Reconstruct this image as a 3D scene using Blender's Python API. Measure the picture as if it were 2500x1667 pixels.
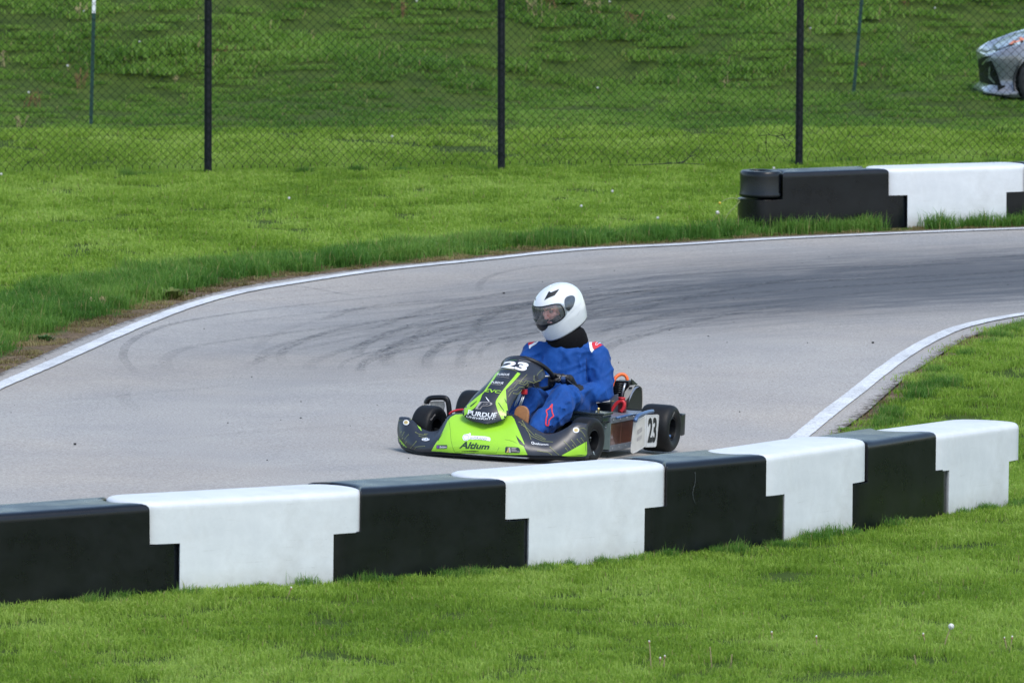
import bpy, bmesh, math, random
import numpy as np
from mathutils import Vector, Matrix, noise
from mathutils.bvhtree import BVHTree
from mathutils.geometry import tessellate_polygon

random.seed(7)
rng = np.random.default_rng(11)
R = math.radians
SC = bpy.context.scene
for o in list(bpy.data.objects):
    bpy.data.objects.remove(o)
C = SC.collection

# ---------------------------------------------------------------- camera, sky, sun, exposure
F_PX = 20000.0                 # focal length in pixels of a 2500 pixel wide picture
CAM_H = 4.95
PITCH = math.atan(1793.5 / F_PX)
cam_d = bpy.data.cameras.new('camera')
cam = bpy.data.objects.new('camera', cam_d)
C.objects.link(cam)
cam.location = (0, 0, CAM_H)
cam.rotation_euler = (math.pi / 2 - PITCH, 0, 0)
cam_d.sensor_width = 36
cam_d.lens = 36 * F_PX / 2500
cam_d.clip_start = 1
cam_d.clip_end = 3000
cam_d.dof.use_dof = True
cam_d.dof.focus_distance = 47.9
cam_d.dof.aperture_fstop = 11
SC.camera = cam

world = bpy.data.worlds.new('World')
SC.world = world
world.use_nodes = True
wn = world.node_tree
wn.nodes.clear()
sky = wn.nodes.new('ShaderNodeTexSky')
sky.sky_type = 'NISHITA'
sky.sun_disc = False
SUN_EL, SUN_AZ = R(58), R(150)      # azimuth measured clockwise from +Y
sky.sun_elevation = SUN_EL
sky.sun_rotation = SUN_AZ
sky.air_density = 1.2
sky.dust_density = 1.3
sky.ozone_density = 1.5
bg = wn.nodes.new('ShaderNodeBackground')
bg.inputs['Strength'].default_value = 0.13
wo = wn.nodes.new('ShaderNodeOutputWorld')
wn.links.new(sky.outputs[0], bg.inputs[0])
wn.links.new(bg.outputs[0], wo.inputs[0])

sun_d = bpy.data.lights.new('sun', 'SUN')
sun_d.energy = 1.3
sun_d.angle = R(22)
sun_d.color = (1.0, 0.955, 0.88)
sun = bpy.data.objects.new('sun', sun_d)
C.objects.link(sun)
sdir = Vector((math.sin(SUN_AZ) * math.cos(SUN_EL), math.cos(SUN_AZ) * math.cos(SUN_EL), math.sin(SUN_EL)))
sun.rotation_euler = sdir.to_track_quat('Z', 'Y').to_euler()
sun.location = sdir * 60

SC.view_settings.view_transform = 'Standard'
SC.view_settings.look = 'None'
SC.view_settings.gamma = 1
SC.view_settings.use_curve_mapping = False
SC.view_settings.exposure = 0.9
SC.render.engine = 'CYCLES'

# ---------------------------------------------------------------- terrain height and sight lines
CP, SP = math.cos(PITCH), math.sin(PITCH)
CAM = Vector((0, 0, CAM_H))


def ray(x, y):
    a = (x - 1250) / F_PX
    b = (y - 833.5) / F_PX
    return Vector((a, CP - b * SP, -SP - b * CP)).normalized()


def ground_z(x, y):
    x = np.asarray(x, float)
    y = np.asarray(y, float)
    z = -0.25 * np.exp(-((x - 3.2) / 2.8) ** 2 - ((y - 49.5) / 3.2) ** 2)
    z = z + 0.08 * np.exp(-((x + 2) / 3.0) ** 2 - ((y - 40) / 3.0) ** 2)
    t = np.clip((y - 79.0 - 0.50 * (x + 3)) / 6.0, 0, None)
    hill = np.where(t < 1, 0.5 * t * t, t - 0.5) * 6.0 * 0.30
    hill = 2.6 * np.tanh(hill / 2.6)
    w = np.clip((y - 77) / 6, 0, 1)
    z = z + hill + w * (0.10 * np.sin(x * 0.9 + y * 0.35) + 0.07 * np.sin(x * 2.1 - y * 0.8 + 1.3) + 0.05 * np.sin(y * 1.7 + x * .4))
    return z


def gz(x, y):
    return float(ground_z(x, y))


def gp(x, y, dz=0.0):
    """ground point seen at photograph pixel (x, y)"""
    d = ray(x, y)
    lo, hi = 20.0, None
    t = 20.0
    while t < 400:
        p = CAM + d * t
        if p.z < gz(p.x, p.y) + dz:
            hi = t
            break
        lo = t
        t += 1.0
    if hi is None:
        hi = 400.0
    for _ in range(30):
        m = (lo + hi) / 2
        p = CAM + d * m
        if p.z < gz(p.x, p.y) + dz:
            hi = m
        else:
            lo = m
    return CAM + d * hi


def project(p):
    v = Vector(p) - CAM
    zf = v.y * CP - v.z * SP
    up = v.y * SP + v.z * CP
    return (1250 + F_PX * v.x / zf, 833.5 - F_PX * up / zf)


def curve_pts(px, n):
    """smooth resampled ground curve through pixel points"""
    P = np.array([[*gp(a, b)[:2]] for a, b in px])
    return smooth_curve(P, n)


def smooth_curve(P, n):
    P = np.asarray(P, float)
    seg = np.linalg.norm(np.diff(P, axis=0), axis=1)
    s = np.concatenate([[0], np.cumsum(seg)])
    m = np.gradient(P, s, axis=0)
    q = np.linspace(0, s[-1], n)
    out = []
    for v in q:
        i = min(np.searchsorted(s, v, side='right') - 1, len(s) - 2)
        h = s[i + 1] - s[i]
        t = (v - s[i]) / h
        out.append((2 * t ** 3 - 3 * t ** 2 + 1) * P[i] + (t ** 3 - 2 * t ** 2 + t) * h * m[i] + (-2 * t ** 3 + 3 * t ** 2) * P[i + 1] + (t ** 3 - t ** 2) * h * m[i + 1])
    return np.array(out)


# ---------------------------------------------------------------- helpers
def tag(o, label=None, cat=None, group=None, kind=None):
    if label: o['label'] = label
    if cat: o['category'] = cat
    if group: o['group'] = group
    if kind: o['kind'] = kind
    return o


def empty(name, loc=(0, 0, 0), rot=(0, 0, 0), **k):
    o = bpy.data.objects.new(name, None)
    C.objects.link(o)
    o.location = loc
    o.rotation_euler = rot
    o.empty_display_size = 0.1
    return tag(o, **k)


def link_mesh(name, me, mats, parent=None, smooth=True):
    if not isinstance(mats, (list, tuple)): mats = [mats]
    for m in mats: me.materials.append(m)
    if smooth:
        me.polygons.foreach_set('use_smooth', [True] * len(me.polygons))
    o = bpy.data.objects.new(name, me)
    C.objects.link(o)
    if parent: o.parent = parent
    return o


def obj(name, bm, mats, parent=None, smooth=True, sharp=None):
    me = bpy.data.meshes.new(name)
    bmesh.ops.recalc_face_normals(bm, faces=bm.faces)
    if sharp is not None:
        for e in bm.edges:
            if len(e.link_faces) == 2 and e.calc_face_angle(0) > R(sharp): e.smooth = False
    bm.to_mesh(me)
    bm.free()
    return link_mesh(name, me, mats, parent, smooth)


def grid_bm(rows, closed_u=False, closed_v=False, bm=None, cap=False):
    """rows: list of lists of points"""
    bm = bm or bmesh.new()
    V = [[bm.verts.new(p) for p in r] for r in rows]
    n, m = len(V), len(V[0])
    for i in range(n if closed_u else n - 1):
        for j in range(m if closed_v else m - 1):
            a, b, c, d = V[i][j], V[(i + 1) % n][j], V[(i + 1) % n][(j + 1) % m], V[i][(j + 1) % m]
            try: bm.faces.new((a, b, c, d))
            except ValueError: pass
    if cap:
        bm.faces.new(V[0][::-1])
        bm.faces.new(V[-1])
    return bm


def add_box(bm, c, s, rot=None, bevel=0.0):
    r = bmesh.ops.create_cube(bm, size=1)
    vs = r['verts']
    for v in vs:
        v.co = Vector((v.co.x * s[0], v.co.y * s[1], v.co.z * s[2]))
    if bevel > 0:
        es = list({e for v in vs for e in v.link_edges})
        rr = bmesh.ops.bevel(bm, geom=es, offset=bevel, segments=2, affect='EDGES', profile=0.6)
        vs = list({v for f in rr['faces'] for v in f.verts} | {v for v in vs if v.is_valid})
    M = (rot.to_matrix() if hasattr(rot, 'to_matrix') else rot) if rot is not None else None
    for v in vs:
        if M is not None: v.co = M @ v.co
        v.co += Vector(c)
    return vs


def catmull(pts, sub=6, closed=False):
    P = [Vector(p) for p in pts]
    n = len(P)
    out = []
    rng_ = range(n if closed else n - 1)
    for i in rng_:
        if closed:
            a, b, c, d = P[(i - 1) % n], P[i], P[(i + 1) % n], P[(i + 2) % n]
        else:
            a, b, c, d = P[max(i - 1, 0)], P[i], P[i + 1], P[min(i + 2, n - 1)]
        for k in range(sub):
            t = k / sub
            out.append(0.5 * ((2 * b) + (c - a) * t + (2 * a - 5 * b + 4 * c - d) * t * t + (3 * b - a - 3 * c + d) * t ** 3))
    if not closed: out.append(P[-1])
    return out


def add_tube(bm, pts, r, seg=8, closed=False, sub=0, flat=1.0):
    if sub: pts = catmull(pts, sub, closed)
    pts = [Vector(p) for p in pts]
    n = len(pts)
    rs = r if isinstance(r, (list, tuple)) else None
    rings = []
    up = None
    for i, p in enumerate(pts):
        if closed: t = pts[(i + 1) % n] - pts[(i - 1) % n]
        else: t = pts[min(i + 1, n - 1)] - pts[max(i - 1, 0)]
        t.normalize()
        if up is None:
            up = Vector((0, 0, 1)) if abs(t.z) < 0.9 else Vector((0, 1, 0))
        a = t.cross(up)
        if a.length < 1e-5: a = t.cross(Vector((1, 0, 0)))
        a.normalize()
        b = a.cross(t).normalized()
        up = b
        rad = r if rs is None else rs[0] + (rs[-1] - rs[0]) * i / max(n - 1, 1) if len(rs) == 2 else rs[min(i, len(rs) - 1)]
        rings.append([p + a * rad * math.cos(q) + b * rad * flat * math.sin(q) for q in [2 * math.pi * k / seg for k in range(seg)]])
    grid_bm(rings, closed_u=closed, closed_v=True, bm=bm, cap=not closed)
    return bm


# ---------------------------------------------------------------- materials
class NT:
    def __init__(s, name):
        s.m = bpy.data.materials.new(name)
        s.m.use_nodes = True
        s.t = s.m.node_tree
        s.n = s.t.nodes
        s.bsdf = s.n['Principled BSDF']
        s.out = s.n['Material Output']

    def new(s, t, **kw):
        nd = s.n.new(t)
        for k, v in kw.items():
            if hasattr(nd, k): setattr(nd, k, v)
            else: nd.inputs[k].default_value = v
        return nd

    def link(s, a, b): s.t.links.new(a, b)

    def noise(s, scale, detail=3, rough=0.6, vec=None, mapping=None, obj=False):
        nd = s.new('ShaderNodeTexNoise')
        nd.inputs['Scale'].default_value = scale
        nd.inputs['Detail'].default_value = detail
        nd.inputs['Roughness'].default_value = rough
        if vec is None:
            if obj:
                vec = s.new('ShaderNodeTexCoord').outputs['Object']
            else:
                vec = s.new('ShaderNodeNewGeometry').outputs['Position']
        if mapping:
            mp = s.new('ShaderNodeMapping')
            mp.inputs['Scale'].default_value = mapping
            s.link(vec, mp.inputs['Vector'])
            vec = mp.outputs[0]
        s.link(vec, nd.inputs['Vector'])
        return nd.outputs['Fac']

    def ramp(s, fac, stops):
        nd = s.new('ShaderNodeValToRGB')
        cr = nd.color_ramp
        while len(cr.elements) < len(stops): cr.elements.new(0.5)
        for e, (p, c) in zip(cr.elements, stops):
            e.position = p
            e.color = (*c, 1) if len(c) == 3 else c
        s.link(fac, nd.inputs[0])
        return nd.outputs[0]

    def mix(s, fac, a, b, mode='MIX'):
        nd = s.new('ShaderNodeMix', data_type='RGBA', blend_type=mode)
        for sock, v in ((nd.inputs[0], fac), (nd.inputs[6], a), (nd.inputs[7], b)):
            if isinstance(v, (int, float)): sock.default_value = v
            elif isinstance(v, (tuple, list)): sock.default_value = (*v, 1) if len(v) == 3 else v
            else: s.link(v, sock)
        return nd.outputs[2]

    def math(s, op, a, b=0.0, clamp=False):
        nd = s.new('ShaderNodeMath', operation=op, use_clamp=clamp)
        for sock, v in ((nd.inputs[0], a), (nd.inputs[1], b)):
            if isinstance(v, (int, float)): sock.default_value = v
            else: s.link(v, sock)
        return nd.outputs[0]

    def attr(s, name):
        nd = s.new('ShaderNodeAttribute', attribute_name=name)
        return nd

    def bump(s, h, strength=0.3, dist=0.01):
        nd = s.new('ShaderNodeBump')
        nd.inputs['Strength'].default_value = strength
        nd.inputs['Distance'].default_value = dist
        s.link(h, nd.inputs['Height'])
        s.link(nd.outputs[0], s.bsdf.inputs['Normal'])


def simple(name, col, rough=0.5, metal=0.0, var=0.15, vscale=20, bump=0.0, bscale=80, coat=0.0, spec=0.5):
    t = NT(name)
    f = t.noise(vscale, 4, 0.65, obj=True)
    a = tuple(c * (1 - var) for c in col)
    b = tuple(min(1, c * (1 + var)) for c in col)
    t.link(t.ramp(f, [(0.3, a), (0.7, b)]), t.bsdf.inputs['Base Color'])
    rr = t.math('ADD', t.math('MULTIPLY', f, 0.16), rough - 0.08)
    t.link(rr, t.bsdf.inputs['Roughness'])
    t.bsdf.inputs['Metallic'].default_value = metal
    t.bsdf.inputs['Coat Weight'].default_value = coat
    t.bsdf.inputs['Specular IOR Level'].default_value = spec
    if bump: t.bump(t.noise(bscale, 3, 0.6, obj=True), bump, 0.004)
    return t.m


# ---------------------------------------------------------------- track outline (from the photograph's sight lines)
far_edge_px = [(-700, 1240), (-300, 1040), (0, 913), (77, 880), (153, 846), (230, 814), (306, 787), (383, 762), (459, 735),
               (536, 714), (689, 685), (900, 657), (1169, 631), (1414, 607), (1700, 592), (1807, 585), (2126, 570), (2500, 556), (3000, 545), (3500, 540)]
far_line_px = [(-700, 1290), (-300, 1082), (0, 946), (96, 905), (191, 863), (287, 820), (383, 780), (459, 752), (612, 712), (765, 687),
               (900, 667), (1169, 639), (1414, 614), (1700, 599), (1807, 592), (2126, 576.5), (2500, 562), (3000, 551), (3400, 546)]
in_line_px = [(1500, 1300), (1700, 1220), (1850, 1145), (1959, 1066), (2027, 1010), (2091, 961), (2155, 910), (2219, 864.6), (2283, 829), (2346, 803), (2410, 787),
              (2500, 771), (2900, 730), (3300, 712)]
in_edge_px = [(-700, 1475), (-200, 1435), (300, 1398), (700, 1368), (1100, 1335), (1450, 1295), (1750, 1235), (1900, 1165), (1990, 1100), (2058, 1050), (2117, 1007),
              (2168, 961), (2219, 918), (2270, 885), (2321, 852), (2372, 824), (2436, 803), (2500, 788), (2900, 745), (3500, 718)]
NT_ = 360
FE = curve_pts(far_edge_px, NT_)
IE = curve_pts(in_edge_px, NT_)
FL = curve_pts(far_line_px, 400)
IL = curve_pts(in_line_px, 300)
TRACK = np.vstack([FE, IE[::-1]])


def inside(poly, pts):
    x, y = pts[:, 0], pts[:, 1]
    c = np.zeros(len(pts), bool)
    n = len(poly)
    for i in range(n):
        x1, y1 = poly[i]
        x2, y2 = poly[(i + 1) % n]
        if y1 == y2: continue
        k = ((y1 > y) != (y2 > y)) & (x < (x2 - x1) * (y - y1) / (y2 - y1) + x1)
        c ^= k
    return c


def dist_to(curve, pts):
    out = np.full(len(pts), 1e9)
    A, B = curve[:-1], curve[1:]
    for a, b in zip(A, B):
        d = b - a
        L = (d @ d) + 1e-12
        t = np.clip(((pts - a) @ d) / L, 0, 1)
        q = a + t[:, None] * d
        out = np.minimum(out, np.hypot(pts[:, 0] - q[:, 0], pts[:, 1] - q[:, 1]))
    return out


# ---------------------------------------------------------------- ground sheet
def dense_axis(segs):
    out = []
    for a, b, s in segs:
        out += list(np.arange(a, b, s))
    out.append(segs[-1][1])
    return np.array(out)


gx = dense_axis([(-900, -100, 100), (-100, -20, 8), (-20, -8, 1.0), (-8, 9, 0.12), (9, 20, 1.0), (20, 100, 8), (100, 900, 100)])
gy = dense_axis([(-300, 0, 50), (0, 34, 4), (34, 80, 0.14), (80, 104, 0.35), (104, 140, 4), (140, 1500, 60)])
GX, GY = np.meshgrid(gx, gy)
GZ = ground_z(GX, GY)
pts = np.stack([GX.ravel(), GY.ravel()], 1)
box = (np.abs(pts[:, 0]) < 9) & (pts[:, 1] > 34) & (pts[:, 1] < 80)
ins = np.zeros(len(pts), bool)
ins[box] = inside(TRACK, pts[box])
dd = np.full(len(pts), 9.0)
dd[box] = np.minimum(dist_to(FE[::3], pts[box]), dist_to(IE[::3], pts[box]))
zf = GZ.ravel().copy()
zf[ins] -= 0.05 * np.clip(dd[ins] / 0.15, 0, 1) + 0.004
verts = np.column_stack([pts, zf])
nx, ny = len(gx), len(gy)
idx = np.arange(nx * ny).reshape(ny, nx)
faces = np.stack([idx[:-1, :-1].ravel(), idx[:-1, 1:].ravel(), idx[1:, 1:].ravel(), idx[1:, :-1].ravel()], 1)
me = bpy.data.meshes.new('ground')
me.from_pydata(verts.tolist(), [], faces.tolist())
bare = np.clip(1.0 - dd / np.interp(pts[:, 0], [-5, -1.5, 0], [.6, .42, .30]), 0, 1)
bare[ins] = 1.0
a = me.attributes.new('bare', 'FLOAT', 'POINT')
a.data.foreach_set('value', bare.astype(np.float32))

t = NT('turf_soil')
base = t.ramp(t.noise(3.0, 5, 0.7), [(0.3, (0.035, 0.062, 0.012)), (0.5, (0.06, 0.10, 0.018)), (0.7, (0.09, 0.13, 0.026))])
soil = t.ramp(t.noise(14.0, 5, 0.8), [(0.3, (0.05, 0.035, 0.022)), (0.5, (0.16, 0.115, 0.075)), (0.68, (0.30, 0.23, 0.14))])
bf = t.math('ADD', t.attr('bare').outputs['Fac'], t.math('MULTIPLY', t.math('SUBTRACT', t.noise(5, 4), 0.5), 1.2))
bf = t.ramp(bf, [(0.35, (0, 0, 0)), (0.6, (1, 1, 1))])
t.link(t.mix(bf, base, soil), t.bsdf.inputs['Base Color'])
t.bsdf.inputs['Roughness'].default_value = 0.95
t.bsdf.inputs['Specular IOR Level'].default_value = 0.1
t.bump(t.noise(40, 4, 0.8), 0.8, 0.03)
ground = link_mesh('ground', me, t.m)
tag(ground, kind='structure')

# ---------------------------------------------------------------- asphalt track
MV = 70
rows = []
for i in range(NT_):
    a_, b_ = FE[i], IE[i]
    rows.append([a_ + (b_ - a_) * (j / MV) for j in range(MV + 1)])
P = np.array(rows)
Z = ground_z(P[..., 0], P[..., 1]) + 0.008
P3 = np.concatenate([P, Z[..., None]], 2)
n, m = P3.shape[:2]
idx = np.arange(n * m).reshape(n, m)
faces = np.stack([idx[:-1, :-1].ravel(), idx[:-1, 1:].ravel(), idx[1:, 1:].ravel(), idx[1:, :-1].ravel()], 1)
me = bpy.data.meshes.new('race_track')
me.from_pydata(P3.reshape(-1, 3).tolist(), [], faces.tolist())
flat = P3.reshape(-1, 3)
# rubber laid down on the racing line: worn-in stain with a shape of its own
v = flat - np.array(CAM)
zc = v[:, 1] * CP - v[:, 2] * SP
PXX = 1250 + F_PX * v[:, 0] / zc
PXY = 833.5 - F_PX * (v[:, 1] * SP + v[:, 2] * CP) / zc
axis_x = np.array([-400, 300, 700, 1000, 1300, 1600, 2000, 2500, 3200])
axis_y = np.array([930, 900, 850, 800, 760, 728, 700, 672, 650])
half = np.array([60, 75, 95, 112, 100, 86, 76, 68, 60])
amp = np.array([0.0, 0.14, 0.30, 0.5, 0.74, 1.0, 1.3, 1.4, 1.4])
ym = np.interp(PXX, axis_x, axis_y)
rub = np.interp(PXX, axis_x, amp) * np.exp(-((PXY - ym) / np.interp(PXX, axis_x, half)) ** 2)
# streak coordinates: distance along / across the racing line, hooking at the corner entry
su = PXX / 400.0
sv = (PXY - ym) / 30.0 + np.clip((1150 - PXX) / 300, 0, 4) ** 2 * 0.55
a = me.attributes.new('rubber', 'FLOAT', 'POINT')
a.data.foreach_set('value', rub.astype(np.float32))
a = me.attributes.new('streak', 'FLOAT_VECTOR', 'POINT')
a.data.foreach_set('vector', np.column_stack([su, sv, np.zeros_like(su)]).astype(np.float32).ravel())
dE = np.minimum(dist_to(FE[::3], flat[:, :2]), dist_to(IE[::3], flat[:, :2]))
a = me.attributes.new('edge', 'FLOAT', 'POINT')
a.data.foreach_set('value', np.clip(1 - dE / 0.25, 0, 1).astype(np.float32))

t = NT('asphalt')
grain = t.noise(70, 3, 0.85)
med = t.noise(1.2, 5, 0.6)
patch = t.noise(0.35, 3, 0.6)
c0 = t.ramp(grain, [(0.3, (0.215, 0.207, 0.193)), (0.5, (0.345, 0.333, 0.311)), (0.7, (0.49, 0.475, 0.445))])
c0 = t.mix(t.ramp(med, [(0.35, (0, 0, 0)), (0.7, (1, 1, 1))]), c0, t.mix(1.0, c0, (0.86, 0.87, 0.9), 'MULTIPLY'))
c0 = t.mix(t.ramp(patch, [(0.4, (0, 0, 0)), (0.65, (1, 1, 1))]), c0, t.mix(1.0, c0, (1.05, 1.0, 0.95), 'MULTIPLY'))
st = t.attr('streak').outputs['Vector']
s1 = t.noise(1.0, 6, 0.75, vec=st, mapping=(1.2, 5.0, 1))
s2 = t.noise(1.0, 4, 0.8, vec=st, mapping=(1.6, 34.0, 1))
stre = t.math('ADD', t.math('MULTIPLY', s1, 0.55), t.math('MULTIPLY', s2, 0.45))
stre = t.ramp(stre, [(0.38, (0, 0, 0)), (0.60, (1, 1, 1))])
rb = t.attr('rubber').outputs['Fac']
fr = t.math('MULTIPLY', rb, t.math('ADD', t.math('MULTIPLY', stre, 0.95), 0.42), clamp=True)
g3 = t.ramp(t.noise(150, 2, 0.8), [(0.3, (0.6, 0.6, 0.6)), (0.7, (1, 1, 1))])
fr = t.math('MULTIPLY', fr, g3)
fr = t.math('MULTIPLY', fr, 1.15, clamp=True)
c1 = t.mix(fr, c0, (0.055, 0.058, 0.065))
ed = t.math('MULTIPLY', t.attr('edge').outputs['Fac'], t.noise(18, 4, 0.8))
c1 = t.mix(t.ramp(ed, [(0.36, (0, 0, 0)), (0.5, (1, 1, 1))]), c1, (0.10, 0.085, 0.07))
t.link(c1, t.bsdf.inputs['Base Color'])
t.link(t.math('SUBTRACT', 0.92, t.math('MULTIPLY', fr, 0.25)), t.bsdf.inputs['Roughness'])
t.bsdf.inputs['Specular IOR Level'].default_value = 0.3
t.bump(grain, 0.5, 0.006)
track = link_mesh('race_track', me, t.m)
tag(track, kind='structure')


def strip(name, curve, width, dz, m, wob=0.0, parent=None):
    T = np.gradient(curve, axis=0)
    T /= np.linalg.norm(T, axis=1)[:, None]
    Nn = np.stack([-T[:, 1], T[:, 0]], 1)
    bm = bmesh.new()
    rows = []
    for i, p in enumerate(curve):
        w = width if np.isscalar(width) else width[i]
        w = w * (1 + wob * (noise.noise((i * 0.13, 3.1, 0)) + noise.noise((i * 0.9, 7.1, 0))))
        rows.append([(p[0] + Nn[i, 0] * q * w, p[1] + Nn[i, 1] * q * w, gz(p[0] + Nn[i, 0] * q * w, p[1] + Nn[i, 1] * q * w) + dz) for q in (-0.5, -0.17, 0.17, 0.5)])
    grid_bm(rows, bm=bm)
    return obj(name, bm, m, parent)


t = NT('road_paint')
smear = t.ramp(t.noise(2.2, 5, 0.75), [(0.42, (1, 1, 1)), (0.68, (.72, .72, .72))])
crk = t.ramp(t.noise(55, 3, 0.9), [(0.36, (.62, .61, .6)), (0.46, (1, 1, 1))])
wear = t.ramp(t.noise(30, 6, 0.8), [(0.36, (0.40, 0.40, 0.40)), (0.47, (0.64, 0.66, 0.67)), (1, (0.75, 0.77, 0.78))])
t.link(t.mix(1.0, t.mix(1.0, wear, smear, 'MULTIPLY'), crk, 'MULTIPLY'), t.bsdf.inputs['Base Color'])
t.bsdf.inputs['Roughness'].default_value = 0.7
paint = t.m
tag(strip('track_edge_line', FL, 0.115, 0.016, paint, 0.16), kind='structure')
tag(strip('track_edge_line', IL, 0.105, 0.016, paint, 0.12), kind='structure')

# skid marks left on the asphalt (thin rubber films following the corner)
t = NT('rubber_mark')
al = t.noise(24, 5, 0.8)
al = t.ramp(al, [(0.42, (0, 0, 0)), (0.75, (1, 1, 1))])
al = t.math('MULTIPLY', al, 0.66)
fd = t.attr('fade').outputs['Fac']
al = t.math('MULTIPLY', al, fd)
t.bsdf.inputs['Base Color'].default_value = (0.07, 0.073, 0.08, 1)
t.bsdf.inputs['Roughness'].default_value = 0.8
t.link(al, t.bsdf.inputs['Alpha'])
mark_mat = t.m
marks = [
    ([(330, 915), (300, 870), (345, 822), (440, 790), (620, 762), (860, 735), (1150, 705)], .06, 1.0),
    ([(690, 890), (686, 868), (740, 835), (860, 800), (1060, 770), (1400, 735)], .07, 1.0),
    ([(410, 905), (405, 880), (470, 850), (640, 825), (900, 790), (1300, 740)], .09, .6),
    ([(800, 782), (850, 762), (960, 745), (1200, 728)], .10, .9),
    ([(640, 690), (760, 707), (900, 727), (1050, 730)], .05, .7),
    ([(950, 900), (945, 870), (1010, 830), (1150, 790), (1450, 745)], .10, .8),
    ([(1040, 905), (1052, 868), (1110, 830), (1260, 790)], .08, .9),
    ([(1120, 905), (1140, 850), (1200, 815)], .07, .8),
    ([(870, 870), (890, 845), (960, 812), (1100, 775), (1420, 735)], .08, .9),
    ([(590, 905), (640, 880), (760, 850), (930, 815), (1200, 770)], .08, .5),
    ([(330, 1010), (300, 970), (310, 940)], .10, .3),
    ([(1170, 715), (1174, 693), (1215, 672), (1300, 655), (1520, 640)], .06, .8),
    ([(1400, 690), (1700, 672), (2100, 655), (2600, 640)], .07, .7),
    ([(1300, 668), (1700, 650), (2200, 632), (2700, 622)], .06, .5),
    ([(1500, 800), (1800, 752), (2150, 715), (2600, 690)], .10, .5),
    ([(1420, 760), (1700, 728), (2100, 700), (2600, 672)], .12, .8),
    ([(1440, 725), (1800, 700), (2200, 680), (2600, 662)], .10, .8),
    ([(500, 800), (800, 765), (1150, 735), (1500, 705)], .08, .6),
    ([(420, 760), (700, 730), (1000, 705), (1400, 680)], .05, .5),
    ([(560, 730), (820, 705), (1100, 688)], .05, .5),
    ([(300, 1090), (600, 1060), (900, 1040)], .1, .25),
    ([(120, 985), (400, 960), (700, 930)], .1, .25),
]
bmM = bmesh.new()
fl = bmM.verts.layers.float.new('fade')
rr = random.Random(5)
extra = []
for k in range(46):
    x0 = rr.uniform(620, 1500)
    y0 = rr.uniform(800, 905) - (x0 - 620) * 0.07
    L = rr.uniform(200, 620)
    hook = rr.uniform(15, 45)
    rise = rr.uniform(0.16, 0.26)
    extra.append(([(x0 + rr.uniform(-6, 6), y0 + hook), (x0 + 8, y0 + hook * .4), (x0 + 50, y0 - 8), (x0 + 50 + L * .4, y0 - 14 - L * .4 * rise), (x0 + 50 + L, y0 - 18 - L * rise * .8)], rr.uniform(.03, .09), rr.uniform(.35, .85)))
for k in range(34):
    x0 = rr.uniform(1100, 2300)
    yc = np.interp(x0, axis_x, axis_y) + rr.uniform(-55, 60)
    L = rr.uniform(250, 700)
    sl = rr.uniform(-.075, -.05)
    extra.append(([(x0, yc), (x0 + L * .5, yc + sl * L * .5 - 3), (x0 + L, yc + sl * L)], rr.uniform(.04, .12), rr.uniform(.35, .8)))
for px, wdt, st_ in marks + extra:
    cv = curve_pts(px, 40)
    T = np.gradient(cv, axis=0)
    T /= np.linalg.norm(T, axis=1)[:, None] + 1e-9
    prev = None
    dzz = 0.0112 + rr.uniform(0, .002)
    for i, p in enumerate(cv):
        nn = (-T[i, 1], T[i, 0])
        row = []
        for q in (-.5, .5):
            x_, y_ = p[0] + nn[0] * q * wdt, p[1] + nn[1] * q * wdt
            vv = bmM.verts.new((x_, y_, gz(x_, y_) + dzz))
            vv[fl] = st_ * math.sin(math.pi * min(1, max(0, (i + .5) / 40))) ** 0.6
            row.append(vv)
        if prev: bmM.faces.new((prev[0], prev[1], row[1], row[0]))
        prev = row
o = obj('skid_marks', bmM, mark_mat)
tag(o, kind='structure')

# ---------------------------------------------------------------- grass
def blade_patch(name, size, count, hmin, hmax, wid, lean, seed, seeds=0):
    r = random.Random(seed)
    V, Fc, col = [], [], []
    for i in range(count):
        x, y = r.gauss(0, size * .45), r.gauss(0, size * .45)
        h = r.uniform(hmin, hmax) * (0.75 + 0.5 * r.random())
        a = r.uniform(0, 2 * math.pi)
        l = abs(r.gauss(0, lean))
        b = r.uniform(0, 2 * math.pi)
        w = wid * r.uniform(.7, 1.3)
        dx, dy = math.cos(b) * l * h, math.sin(b) * l * h
        wx, wy = math.cos(a) * w / 2, math.sin(a) * w / 2
        k = len(V)
        V += [(x - wx, y - wy, -0.01), (x + wx, y + wy, -0.01), (x + dx * .35 + wx * .8, y + dy * .35 + wy * .8, h * .6), (x + dx * .35 - wx * .8, y + dy * .35 - wy * .8, h * .6), (x + dx, y + dy, h * (1 - .3 * l))]
        Fc += [(k, k + 1, k + 2, k + 3), (k + 3, k + 2, k + 4)]
        c = r.random()
        col += [(c, 0.0), (c, 0.0), (c, .6), (c, .6), (c, 1.0)]
    me = bpy.data.meshes.new(name)
    me.from_pydata(V, [], Fc)
    a = me.attributes.new('rnd', 'FLOAT', 'POINT')
    a.data.foreach_set('value', [c[0] for c in col])
    a = me.attributes.new('hgt', 'FLOAT', 'POINT')
    a.data.foreach_set('value', [c[1] for c in col])
    o = bpy.data.objects.new(name, me)
    return o


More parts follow.
